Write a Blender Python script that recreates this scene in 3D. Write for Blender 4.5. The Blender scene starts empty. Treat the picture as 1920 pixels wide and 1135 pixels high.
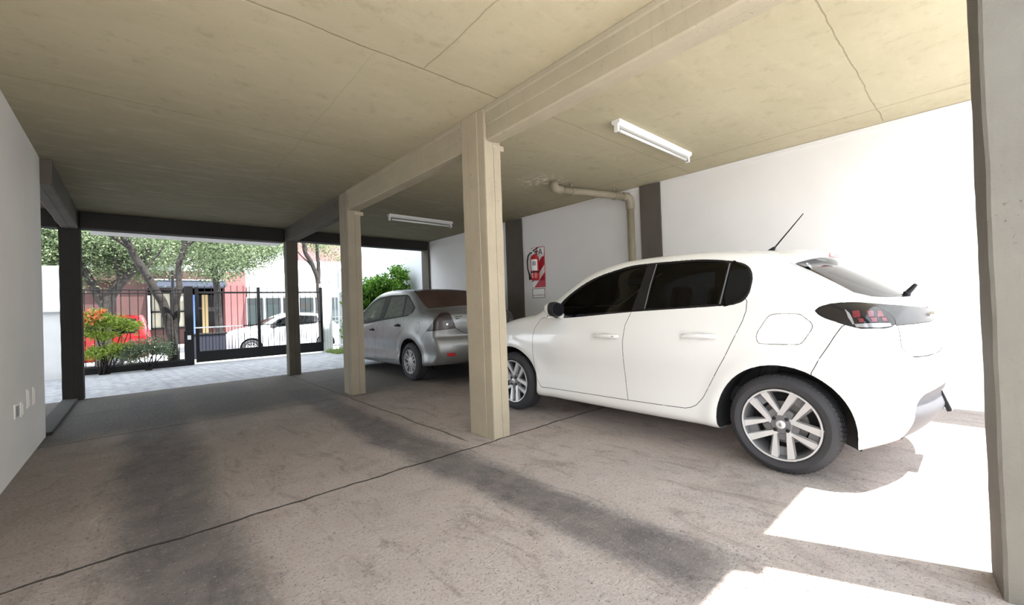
import bpy, bmesh, math, random
import numpy as np
from mathutils import Vector, Matrix, noise
random.seed(7); rng = np.random.default_rng(7)
sc = bpy.context.scene
C = sc.collection
R = math.radians
# ---------------------------------------------------------------- camera
CAM_H = 1.12
yaw, pitch, roll = R(41.74062), R(.55820), R(1.98441)
Fv = Vector((math.sin(yaw)*math.cos(pitch), math.cos(yaw)*math.cos(pitch), math.sin(pitch)))
Rv = Vector((math.cos(yaw), -math.sin(yaw), 0)); Uv = Rv.cross(Fv)
R2 = math.cos(roll)*Rv-math.sin(roll)*Uv; U2 = math.sin(roll)*Rv+math.cos(roll)*Uv
cd = bpy.data.cameras.new('camera'); cam = bpy.data.objects.new('camera', cd); C.objects.link(cam)
cd.sensor_width = 36; cd.sensor_fit = 'HORIZONTAL'; cd.lens = 786.03/1920*36; cd.clip_start = .05; cd.clip_end = 300
M3 = Matrix((R2, U2, -Fv)).transposed()
cam.matrix_world = Matrix.Translation((0, 0, CAM_H)) @ M3.to_4x4()
sc.camera = cam
# ---------------------------------------------------------------- sky, sun, exposure
w = bpy.data.worlds.new('world'); sc.world = w; w.use_nodes = True
nt = w.node_tree; bg = nt.nodes['Background']
SKY_STRENGTH = 2.6
bg.inputs['Color'].default_value = (.84, .92, 1.0, 1); bg.inputs['Strength'].default_value = SKY_STRENGTH
sd = bpy.data.lights.new('sun', 'SUN'); sun = bpy.data.objects.new('sun', sd); C.objects.link(sun)
sd.energy = 9.5; sd.angle = R(.53); sd.color = (1, .975, .93)
SUN_DIR = Vector((-.17, .40, -1)).normalized()
sun.rotation_euler = SUN_DIR.to_track_quat('-Z', 'Y').to_euler(); sun.location = (0, -4, 12)
sc.view_settings.view_transform = 'Standard'; sc.view_settings.look = 'None'
sc.view_settings.exposure = 1.1; sc.view_settings.gamma = 1
sc.cycles.use_denoising = True
sc.cycles.max_bounces = 10; sc.cycles.diffuse_bounces = 6; sc.cycles.transparent_max_bounces = 12
sc.cycles.sample_clamp_indirect = 8
# ---------------------------------------------------------------- helpers
def tag(o, label=None, cat=None, group=None, kind=None):
    if label: o['label'] = label
    if cat: o['category'] = cat
    if group: o['group'] = group
    if kind: o['kind'] = kind
    return o
def world_of(o):
    v = Vector((0, 0, 0))
    while o is not None: v = v+o.location; o = o.parent
    return v
def thing(name, loc, label, cat, group=None, rz=0):
    o = bpy.data.objects.new(name, None); C.objects.link(o); o.location = loc; o.rotation_euler = (0, 0, rz)
    o.empty_display_size = .1
    return tag(o, label, cat, group)
def mk(name, V, Fc, m, parent=None, smooth=False, normals=None, local=False, mats=None, fmat=None):
    me = bpy.data.meshes.new(name); V = np.array(V, float).reshape(-1, 3)
    o = bpy.data.objects.new(name, me); C.objects.link(o)
    if parent is not None:
        o.parent = parent
        if not local: V = V-np.array(world_of(parent))
    elif not local and len(V):
        c = (V.min(0)+V.max(0))/2; c[2] = V[:, 2].min(); o.location = c; V = V-c
    me.from_pydata([tuple(v) for v in V], [], [tuple(int(i) for i in f) for f in Fc])
    me.materials.append(m)
    if mats:
        for x in mats: me.materials.append(x)
    if fmat is not None: me.polygons.foreach_set('material_index', list(fmat))
    if smooth: me.polygons.foreach_set('use_smooth', [True]*len(me.polygons))
    me.update()
    if normals is not None: me.normals_split_custom_set_from_vertices([tuple(n) for n in normals])
    return o
class MB:
    """collects shapes, built as one mesh object"""
    def __init__(s): s.V = []; s.F = []; s.mi = []; s.cur = 0
    def add(s, V, F):
        b = len(s.V); s.V += [tuple(v) for v in V]; s.F += [tuple(i+b for i in f) for f in F]; s.mi += [s.cur]*len(F); return s
    def box(s, lo, hi, bev=0, M=None):
        lo = Vector(lo); hi = Vector(hi)
        bm = bmesh.new(); bmesh.ops.create_cube(bm, size=1)
        for v in bm.verts: v.co = Vector(((v.co.x+.5)*(hi.x-lo.x)+lo.x, (v.co.y+.5)*(hi.y-lo.y)+lo.y, (v.co.z+.5)*(hi.z-lo.z)+lo.z))
        if bev: bmesh.ops.bevel(bm, geom=list(bm.edges), offset=min(bev, .45*min(hi-lo)), segments=2, affect='EDGES', profile=.5)
        if M is not None: bm.transform(M)
        bm.verts.index_update()
        s.add([v.co[:] for v in bm.verts], [[v.index for v in f.verts] for f in bm.faces]); bm.free(); return s
    def tube(s, pts, r, n=8, cap=True):
        P = [Vector(p) for p in pts]; rs = r if hasattr(r, '__len__') else [r]*len(P)
        V = []; F = []; t0 = None; up = None
        for i, p in enumerate(P):
            t = (P[min(i+1, len(P)-1)]-P[max(i-1, 0)]).normalized()
            if up is None: up = t.orthogonal().normalized()
            up = (up-t*up.dot(t)).normalized(); sd_ = t.cross(up)
            for k in range(n):
                a = 2*math.pi*k/n; V.append(p+rs[i]*(math.cos(a)*up+math.sin(a)*sd_))
        for i in range(len(P)-1):
            for k in range(n): F.append((i*n+k, i*n+(k+1) % n, (i+1)*n+(k+1) % n, (i+1)*n+k))
        if cap: F.append(tuple(range(n-1, -1, -1))); F.append(tuple((len(P)-1)*n+k for k in range(n)))
        return s.add(V, F)
    def lathe(s, prof, c=(0, 0, 0), axis='z', n=32, a0=0, a1=2*math.pi):
        V = []; F = []; full = abs(a1-a0-2*math.pi) < 1e-6; m = n if full else n+1
        for (r, h) in prof:
            for k in range(m):
                a = a0+(a1-a0)*k/n; x, y = r*math.cos(a), r*math.sin(a)
                p = (x, y, h) if axis == 'z' else ((h, x, y) if axis == 'x' else (y, h, x))
                V.append((p[0]+c[0], p[1]+c[1], p[2]+c[2]))
        for i in range(len(prof)-1):
            for k in range(n):
                k2 = (k+1) % m; F.append((i*m+k, i*m+k2, (i+1)*m+k2, (i+1)*m+k))
        return s.add(V, F)
    def prism(s, poly, a, b, axis='x'):
        """poly 2D (ccw), extruded between a and b along axis; x: (y,z) y: (x,z) z: (x,y)"""
        f = {'x': lambda u, v, t: (t, u, v), 'y': lambda u, v, t: (u, t, v), 'z': lambda u, v, t: (u, v, t)}[axis]
        n = len(poly); V = [f(u, v, a) for u, v in poly]+[f(u, v, b) for u, v in poly]
        F = [tuple(range(n-1, -1, -1)), tuple(range(n, 2*n))]+[(i, (i+1) % n, n+(i+1) % n, n+i) for i in range(n)]
        return s.add(V, F)
    def obj(s, name, m, parent=None, smooth=False, local=False, mats=None, angle=None):
        o = mk(name, s.V, s.F, m, parent, smooth=smooth or angle is not None, local=local, mats=mats, fmat=s.mi if mats else None)
        bm = bmesh.new(); bm.from_mesh(o.data); bmesh.ops.recalc_face_normals(bm, faces=bm.faces)
        if angle is not None:
            for e in bm.edges:
                if len(e.link_faces) == 2 and e.calc_face_angle(0) > R(angle): e.smooth = False
        bm.to_mesh(o.data); bm.free()
        return o
# ---------------------------------------------------------------- materials
def nodes(m): return m.node_tree.nodes, m.node_tree.links
def mat(name, col, rough=.6, metal=0, spec=.5, var=0, vscale=6, bump=0, bscale=40, coat=0, alpha=None, trans=0, emit=None):
    m = bpy.data.materials.new(name); m.use_nodes = True; N, L = nodes(m); b = N['Principled BSDF']
    b.inputs['Base Color'].default_value = (*col, 1); b.inputs['Roughness'].default_value = rough
    b.inputs['Metallic'].default_value = metal; b.inputs['Specular IOR Level'].default_value = spec
    b.inputs['Coat Weight'].default_value = coat; b.inputs['Coat Roughness'].default_value = .03
    if trans: b.inputs['Transmission Weight'].default_value = trans
    if alpha is not None: b.inputs['Alpha'].default_value = alpha
    tc = N.new('ShaderNodeTexCoord')
    if var:
        n = N.new('ShaderNodeTexNoise'); n.inputs['Scale'].default_value = vscale; n.inputs['Detail'].default_value = 6
        L.new(tc.outputs['Object'], n.inputs['Vector'])
        r = N.new('ShaderNodeMapRange'); r.inputs['From Min'].default_value = .3; r.inputs['From Max'].default_value = .7
        r.inputs['To Min'].default_value = 1-var; r.inputs['To Max'].default_value = 1+var
        L.new(n.outputs['Fac'], r.inputs['Value'])
        v = N.new('ShaderNodeVectorMath'); v.operation = 'SCALE'; v.inputs[0].default_value = col
        L.new(r.outputs[0], v.inputs['Scale']); L.new(v.outputs[0], b.inputs['Base Color'])
    if bump:
        n = N.new('ShaderNodeTexNoise'); n.inputs['Scale'].default_value = bscale; n.inputs['Detail'].default_value = 4
        L.new(tc.outputs['Object'], n.inputs['Vector'])
        bp = N.new('ShaderNodeBump'); bp.inputs['Strength'].default_value = bump; bp.inputs['Distance'].default_value = .01
        L.new(n.outputs['Fac'], bp.inputs['Height']); L.new(bp.outputs[0], b.inputs['Normal'])
    return m
class NG:
    """small node-graph writer for the big surfaces"""
    def __init__(s, m): s.m = m; s.N, s.L = nodes(m); s.b = s.N['Principled BSDF']; s.tc = s.N.new('ShaderNodeTexCoord').outputs['Object']
    def put(s, sock, v):
        if hasattr(v, 'is_output'): s.L.new(v, sock)
        else: sock.default_value = v
    def noise(s, scale, detail=4, rough=.5, vec=None, dist=0):
        n = s.N.new('ShaderNodeTexNoise'); n.inputs['Scale'].default_value = scale; n.inputs['Detail'].default_value = detail
        n.inputs['Roughness'].default_value = rough; n.inputs['Distortion'].default_value = dist
        s.L.new(vec or s.tc, n.inputs['Vector']); return n.outputs['Fac']
    def math(s, op, a, b=0., c=0.):
        n = s.N.new('ShaderNodeMath'); n.operation = op; s.put(n.inputs[0], a); s.put(n.inputs[1], b); s.put(n.inputs[2], c); return n.outputs[0]
    def rng(s, v, a, b, c=0., d=1., smooth=False):
        n = s.N.new('ShaderNodeMapRange'); n.interpolation_type = 'SMOOTHSTEP' if smooth else 'LINEAR'
        for i, x in enumerate((v, a, b, c, d)): s.put(n.inputs[i], x)
        return n.outputs[0]
    def mix(s, f, a, b):
        n = s.N.new('ShaderNodeMix'); n.data_type = 'RGBA'
        s.put(n.inputs[0], f)
        for i, x in ((6, a), (7, b)): s.put(n.inputs[i], (*x, 1) if isinstance(x, tuple) and len(x) == 3 else x)
        return n.outputs[2]
    def xyz(s, vec=None):
        n = s.N.new('ShaderNodeSeparateXYZ'); s.L.new(vec or s.tc, n.inputs[0]); return n.outputs
    def scale(s, v3, vec=None):
        n = s.N.new('ShaderNodeMapping'); n.inputs['Scale'].default_value = v3; s.L.new(vec or s.tc, n.inputs[0]); return n.outputs[0]
    def bump(s, h, strength=.3, dist=.01):
        n = s.N.new('ShaderNodeBump'); n.inputs['Strength'].default_value = strength; n.inputs['Distance'].default_value = dist
        s.L.new(h, n.inputs['Height']); s.L.new(n.outputs[0], s.b.inputs['Normal'])
    def line(s, coord, pos, width, wob=.0, wscale=3.):
        """1 near coord == pos"""
        c = coord
        if wob:
            c = s.math('ADD', c, s.math('MULTIPLY', s.math('SUBTRACT', s.noise(wscale, 5, .6), .5), wob))
        d = s.math('ABSOLUTE', s.math('SUBTRACT', c, pos))
        return s.rng(d, width*.3, width, 1., 0.)
def floor_mat():
    m = mat('floor_concrete', (.3, .25, .21), .85, spec=.25); g = NG(m); X, Y, Z = g.xyz()
    n1 = g.noise(.9, 6, .6); n2 = g.noise(5, 8, .65); n3 = g.noise(30, 8, .75); n4 = g.noise(52, 6, .7); n5 = g.noise(85, 2, .5)
    stretch = g.noise(1.3, 8, .7, g.scale((4, 1.2, 1)), 1.6)
    c = g.mix(g.rng(n1, .35, .65), (.54, .45, .405), (.48, .42, .39))
    c = g.mix(g.rng(n2, .35, .75, 0., .7), c, (.60, .545, .515))
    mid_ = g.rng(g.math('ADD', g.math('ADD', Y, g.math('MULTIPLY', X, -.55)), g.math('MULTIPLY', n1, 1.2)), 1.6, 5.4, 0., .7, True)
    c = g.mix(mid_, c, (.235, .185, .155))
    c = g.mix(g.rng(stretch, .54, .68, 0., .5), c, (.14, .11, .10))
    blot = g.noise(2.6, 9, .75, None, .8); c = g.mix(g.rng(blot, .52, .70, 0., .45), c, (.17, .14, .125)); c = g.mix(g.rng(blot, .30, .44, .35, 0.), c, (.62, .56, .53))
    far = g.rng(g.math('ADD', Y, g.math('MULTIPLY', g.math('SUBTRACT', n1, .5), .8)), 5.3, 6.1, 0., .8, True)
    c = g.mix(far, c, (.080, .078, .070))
    wx = g.math('ADD', X, g.math('MULTIPLY', g.math('SUBTRACT', n1, .5), .45)); wx = g.math('ADD', wx, g.math('MULTIPLY', g.math('SUBTRACT', n3, .5), .22))
    def track_band(px, wd, y0, y1, amt, soft=.5):
        t = g.rng(g.math('ABSOLUTE', g.math('SUBTRACT', wx, px)), wd*.35, wd, 1., 0., True)
        e = g.rng(Y, y0, y0+soft, 0., 1., True); f = g.rng(Y, y1-soft, y1, 1., 0., True)
        b = g.rng(g.math('ADD', n2, g.math('MULTIPLY', n4, .8)), .6, 1.1, .5, 1.)
        return g.math('MULTIPLY', g.math('MULTIPLY', g.math('MULTIPLY', t, e), f), g.math('MULTIPLY', b, amt))
    d = g.math('MAXIMUM', track_band(1.70, .28, .62, 6.9, .86, .25), track_band(.12, .36, 1.0, 8.4, .85))
    d = g.math('MAXIMUM', d, track_band(.85, .5, 5.4, 8.6, .6)); d = g.math('MAXIMUM', d, track_band(-.4, .5, 5.5, 8.6, .5))
    d = g.math('MAXIMUM', d, track_band(3.8, .6, 4.9, 8.8, .8)); d = g.math('MAXIMUM', d, track_band(4., .5, 1., 4.4, .35))  # broad darker bands along the floor under the two cars
    c = g.mix(d, c, (.085, .08, .085))
    spk = g.math('MULTIPLY', g.rng(n4, .33, .44, 1., 0.), g.rng(n2, .35, .6, .35, 1.))
    c = g.mix(g.math('MULTIPLY', spk, .75), c, (.085, .07, .062))
    c = g.mix(g.rng(n4, .56, .70, 0., .6), c, (.62, .57, .54))
    c = g.mix(g.rng(n5, .30, .36, .8, 0.), c, (.07, .055, .05))
    j = g.line(Y, 2.76, .013, .09, 3.); j = g.math('MAXIMUM', j, g.line(Y, 5.66, .012, .08, 3.))
    j = g.math('MAXIMUM', j, g.math('MULTIPLY', g.line(Y, 7.2, .012, .08, 2.), .6))
    j = g.math('MAXIMUM', j, g.math('MULTIPLY', g.math('MULTIPLY', g.line(X, 2.05, .012, .08, 2.), g.rng(Y, 2.9, 3., 0., 1.)), .7))
    c = g.mix(g.math('MULTIPLY', j, .85), c, (.04, .03, .025))
    g.L.new(c, g.b.inputs['Base Color'])
    h = g.math('ADD', g.math('MULTIPLY', n3, 1.0), g.math('MULTIPLY', n4, 1.3)); h = g.math('SUBTRACT', h, g.math('MULTIPLY', j, 3.))
    g.bump(h, .9, .014); return m
def ceiling_mat():
    m = mat('ceiling_paint', (.4, .35, .22), .85, spec=.2); g = NG(m); X, Y, Z = g.xyz()
    n1 = g.noise(1.1, 5, .6); n2 = g.noise(9, 7, .65); st = g.noise(2.5, 8, .7, g.scale((1, 4, 1)))
    c = g.mix(g.rng(n1, .3, .7), (.49, .44, .31), (.43, .385, .265))
    far_shade = g.rng(g.math('ADD', Y, g.math('MULTIPLY', g.math('SUBTRACT', n2, .5), .6)), 3.4, 6.6, 0., .68, True)  # shade of the far end put into the ceiling colour
    c = g.mix(far_shade, c, (.12, .108, .075))
    c = g.mix(g.rng(st, .5, .8, 0., .45), c, (.56, .50, .35))
    c = g.mix(g.rng(n2, .3, .45, .35, 0.), c, (.28, .24, .15))
    def seg(l, coord, a, b): return g.math('MULTIPLY', l, g.math('MULTIPLY', g.rng(coord, a, a+.03), g.rng(coord, b-.03, b, 1., 0.)))
    j = seg(g.line(Y, 2.60, .010, .08, 2.5), X, -3., 2.27)
    for q in (seg(g.line(Y, 4.30, .008, .08, 2.5), X, -3., 2.2), seg(g.line(X, 1.55, .008, .06, 2.5), Y, -.5, 2.6), g.math('MULTIPLY', seg(g.line(X, 1.20, .008, .08, 2.5), Y, 2.6, 8.6), .35),
              seg(g.line(Y, .61, .008, .06, 2.5), X, 2.4, 5.7), seg(g.line(g.math('ADD', X, g.math('MULTIPLY', Y, .078)), 5.30, .012, .05, 2.), Y, -.5, 8.6), seg(g.line(Y, 2.55, .006, .06, 2.), X, 2.5, 5.7), seg(g.line(Y, 6.2, .008, .08, 2.5), X, -3., 5.7)):
        j = g.math('MAXIMUM', j, q)
    c = g.mix(g.math('MULTIPLY', j, .45), c, (.20, .165, .10))
    # flaked paint around the pipe outlet
    dx = g.math('SUBTRACT', X, 4.12); dy = g.math('SUBTRACT', Y, 3.92)
    dd = g.math('SQRT', g.math('ADD', g.math('MULTIPLY', dx, dx), g.math('MULTIPLY', g.math('MULTIPLY', dy, dy), 1.4)))
    fl = g.math('MULTIPLY', g.rng(dd, .1, .42, 1., 0.), g.rng(g.noise(14, 6, .7), .5, .58))
    c = g.mix(fl, c, (.75, .70, .58))
    g.L.new(c, g.b.inputs['Base Color'])
    h = g.math('ADD', g.math('MULTIPLY', n2, .8), g.math('MULTIPLY', g.noise(60, 4), .3)); h = g.math('SUBTRACT', h, g.math('MULTIPLY', j, 1.))
    g.bump(h, .35, .01); return m
def plaster_mat(name, a, b, bs=.25, dirt=0):
    m = mat(name, a, .85, spec=.2); g = NG(m); X, Y, Z = g.xyz()
    c = g.mix(g.rng(g.noise(1.3, 6, .6), .35, .7), a, b)
    if dirt:
        low = g.rng(g.math('ADD', Z, g.math('MULTIPLY', g.noise(3, 5), .35)), .15, .55, dirt, 0.)
        c = g.mix(low, c, (.35, .33, .30))
    g.L.new(c, g.b.inputs['Base Color']); g.bump(g.math('ADD', g.noise(120, 5, .7), g.math('MULTIPLY', g.noise(6, 4), 1.5)), bs, .006); return m
def concrete_mat(name, a, b, pits=.5):
    m = mat(name, a, .85, spec=.25); g = NG(m)
    c = g.mix(g.rng(g.noise(2.2, 6, .6), .35, .7), a, b)
    st = g.noise(3, 7, .7, g.scale((8, 8, .6))); c = g.mix(g.rng(st, .55, .75, 0., .3), c, tuple(x*.6 for x in a))
    p = g.noise(55, 3, .5); pit = g.rng(p, .27, .33, 1., 0.)
    pm = g.math('MULTIPLY', pit, g.rng(g.noise(2.5, 2), .45, .6)); c = g.mix(g.math('MULTIPLY', pm, pits), c, (.10, .08, .06))
    g.L.new(c, g.b.inputs['Base Color'])
    h = g.math('SUBTRACT', g.math('ADD', g.noise(14, 6, .6), g.math('MULTIPLY', g.noise(80, 3), .4)), g.math('MULTIPLY', pm, 2.)); g.bump(h, .4, .008); return m
def paver_mat():
    m = mat('stone_pavers', (.3, .3, .33), .8, spec=.3); g = NG(m)
    mp = g.N.new('ShaderNodeMapping'); mp.inputs['Rotation'].default_value = (0, 0, R(38)); g.L.new(g.tc, mp.inputs[0])
    br = g.N.new('ShaderNodeTexBrick'); g.L.new(mp.outputs[0], br.inputs['Vector'])
    br.inputs['Scale'].default_value = 1; br.inputs['Brick Width'].default_value = .22; br.inputs['Row Height'].default_value = .12; br.inputs['Mortar Size'].default_value = .009
    br.inputs['Color1'].default_value = (.25, .26, .29, 1); br.inputs['Color2'].default_value = (.33, .335, .36, 1); br.inputs['Mortar'].default_value = (.13, .125, .13, 1)
    c = g.mix(g.rng(g.noise(7, 6), .4, .7, 0., .5), br.outputs['Color'], (.5, .48, .46)); g.L.new(c, g.b.inputs['Base Color'])
    g.bump(g.math('SUBTRACT', g.math('MULTIPLY', g.noise(12, 4), .5), br.outputs['Fac']), .7, .015); return m
M = {}
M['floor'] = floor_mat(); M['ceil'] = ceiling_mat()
M['wallR'] = plaster_mat('white_wall_paint', (.76, .745, .74), (.72, .705, .70), .12)
M['wallL'] = plaster_mat('grey_white_stucco', (.84, .815, .79), (.79, .765, .74), .35, .0)
M['wallP'] = plaster_mat('white_garden_wall', (.78, .78, .78), (.70, .70, .70), .3, .5)
M['col'] = concrete_mat('tan_column_paint', (.43, .375, .28), (.38, .33, .25), .8)
M['beam'] = concrete_mat('tan_beam_paint', (.40, .355, .265), (.35, .31, .23), .4)
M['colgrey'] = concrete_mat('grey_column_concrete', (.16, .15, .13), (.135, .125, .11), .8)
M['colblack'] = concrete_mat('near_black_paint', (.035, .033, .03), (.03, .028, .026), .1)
M['colshade'] = concrete_mat('shaded_column_paint', (.13, .115, .095), (.10, .09, .075), .4)  # column paint with the far-end shade put into its colour
M['colhalfshade'] = concrete_mat('half_shaded_column_paint', (.33, .285, .22), (.29, .25, .19), .6)  # same tan paint as the front column, darkened for its weaker light
M['yard'] = plaster_mat('pale_bounce_floor', (.62, .61, .60), (.56, .55, .54), .2)
M['pil'] = concrete_mat('dark_pilaster_paint', (.115, .10, .085), (.095, .083, .07), .2)
M['paver'] = paver_mat()
M['wallG'] = plaster_mat('bluish_white_garden_wall', (.72, .74, .78), (.68, .70, .74), .2)
M['dark'] = mat('dark_interior', (.02, .02, .022), .7, spec=.3)
M['black'] = mat('black_plastic', (.014, .014, .016), .6, spec=.3)
M['iron'] = mat('black_iron_paint', (.005, .005, .006), .45, spec=.3)
M['gloss'] = mat('gloss_black', (.010, .010, .013), .12, spec=.5)
M['rubber'] = mat('tyre_rubber', (.045, .045, .05), .75, spec=.35, bump=.15, bscale=120)
M['white'] = mat('white_car_paint', (.80, .80, .79), .28, spec=.5, coat=.8)
M['silver'] = mat('dusty_silver_paint', (.29, .295, .295), .36, metal=.5, spec=.5, coat=.25, var=.12, vscale=5)
M['red'] = mat('red_car_paint', (.55, .015, .02), .3, coat=.7)
M['alloy'] = mat('machined_alloy', (.82, .82, .83), .34, metal=.6)
M['alloyd'] = mat('dark_grey_alloy', (.20, .20, .21), .4, metal=.5)
M['hubcap'] = mat('silver_plastic', (.50, .50, .51), .4, metal=.4)
M['steel'] = mat('brake_steel', (.30, .29, .28), .5, metal=.8)
M['chrome'] = mat('chrome', (.75, .75, .76), .12, metal=1)
M['redl'] = mat('red_lens', (.17, .02, .035), .2, coat=.3)
M['redl2'] = mat('bright_red_lens', (.65, .02, .03), .2, coat=.6)
M['clear'] = mat('clear_lens', (.30, .31, .33), .12, coat=.8)
M['lampw'] = mat('white_lamp_enamel', (.85, .85, .84), .35)
M['pipe'] = mat('tan_pipe_paint', (.30, .26, .19), .6, var=.1, bump=.1)
M['whitep'] = mat('white_paint', (.85, .85, .85), .5)
M['grey'] = mat('grey_paint', (.35, .36, .38), .6)
M['extr'] = mat('extinguisher_red', (.5, .02, .025), .3, coat=.4)
M['signr'] = mat('sign_red', (.48, .03, .05), .5)
M['bark'] = mat('bark', (.022, .018, .016), .9, var=.5, vscale=9, bump=1.0, bscale=18)
M['asphalt'] = mat('asphalt', (.22, .22, .225), .9, var=.15, vscale=2, bump=.3, bscale=60)
M['sidewalk'] = mat('sidewalk_tiles', (.45, .44, .42), .9, var=.15, vscale=3)
def glass_mat(name, tint, rough=.03, k=.9):
    m = bpy.data.materials.new(name); m.use_nodes = True; N, L = nodes(m)
    for n in list(N):
        if n.type != 'OUTPUT_MATERIAL': N.remove(n)
    out = [n for n in N if n.type == 'OUTPUT_MATERIAL'][0]
    t = N.new('ShaderNodeBsdfTransparent'); t.inputs[0].default_value = (*tint, 1)
    gl = N.new('ShaderNodeBsdfGlossy'); gl.inputs['Roughness'].default_value = rough; gl.inputs[0].default_value = (k, k, k, 1)
    fr = N.new('ShaderNodeFresnel'); fr.inputs['IOR'].default_value = 1.5
    mx = N.new('ShaderNodeMixShader'); L.new(fr.outputs[0], mx.inputs[0]); L.new(t.outputs[0], mx.inputs[1]); L.new(gl.outputs[0], mx.inputs[2]); L.new(mx.outputs[0], out.inputs[0])
    return m
M['tint'] = glass_mat('tinted_glass', (.10, .12, .14), k=.5); M['glass'] = glass_mat('window_glass', (.45, .5, .48))
M['tintr'] = glass_mat('rear_window_glass', (.10, .11, .12))
def dusty(name, col, a):  # diffuse film over glass: dust on most panes, painted reflection on the rear
    m = glass_mat(name, (.18, .19, .18)); N, L = nodes(m); out = [n for n in N if n.type == 'OUTPUT_MATERIAL'][0]
    src = out.inputs[0].links[0].from_socket; d = N.new('ShaderNodeBsdfDiffuse'); d.inputs[0].default_value = (*col, 1)
    n = N.new('ShaderNodeTexNoise'); n.inputs['Scale'].default_value = 5; r = N.new('ShaderNodeMapRange'); r.inputs['To Min'].default_value = a*.7; r.inputs['To Max'].default_value = a*1.3
    L.new(n.outputs['Fac'], r.inputs['Value']); mx = N.new('ShaderNodeMixShader'); L.new(r.outputs[0], mx.inputs[0]); L.new(src, mx.inputs[1]); L.new(d.outputs[0], mx.inputs[2]); L.new(mx.outputs[0], out.inputs[0]); return m
M['dusty'] = dusty('dusty_glass', (.22, .23, .22), .5); M['brownrefl'] = dusty('brown_reflection_glass', (.13, .085, .07), .75)  # brown rear-glass colour stands in for the reflected ceiling
def leaf_mat(name, c1, c2):
    m = mat(name, c1, .55, spec=.4); g = NG(m)
    oi = g.N.new('ShaderNodeNewGeometry'); v = g.rng(oi.outputs['Random Per Island'], 0., 1.)
    c = g.mix(v, c1, c2); g.L.new(c, g.b.inputs['Base Color'])
    tr = g.N.new('ShaderNodeBsdfTranslucent'); g.L.new(c, tr.inputs[0]); mx = g.N.new('ShaderNodeMixShader'); mx.inputs[0].default_value = .35
    out = [n for n in g.N if n.type == 'OUTPUT_MATERIAL'][0]; g.L.new(g.b.outputs[0], mx.inputs[1]); g.L.new(tr.outputs[0], mx.inputs[2]); g.L.new(mx.outputs[0], out.inputs[0]); return m
M['leafT'] = leaf_mat('tree_leaves', (.035, .06, .025), (.25, .32, .17))
M['leafB'] = leaf_mat('bush_leaves', (.03, .12, .01), (.24, .46, .05))
M['leafY'] = leaf_mat('yellow_green_leaves', (.16, .26, .03), (.42, .50, .10))
M['leafG'] = leaf_mat('grey_green_leaves', (.10, .14, .08), (.28, .33, .20))
M['flower'] = leaf_mat('orange_flowers', (.75, .16, .05), (.85, .35, .15))
M['grass'] = leaf_mat('grass', (.12, .20, .05), (.35, .42, .15))
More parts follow.
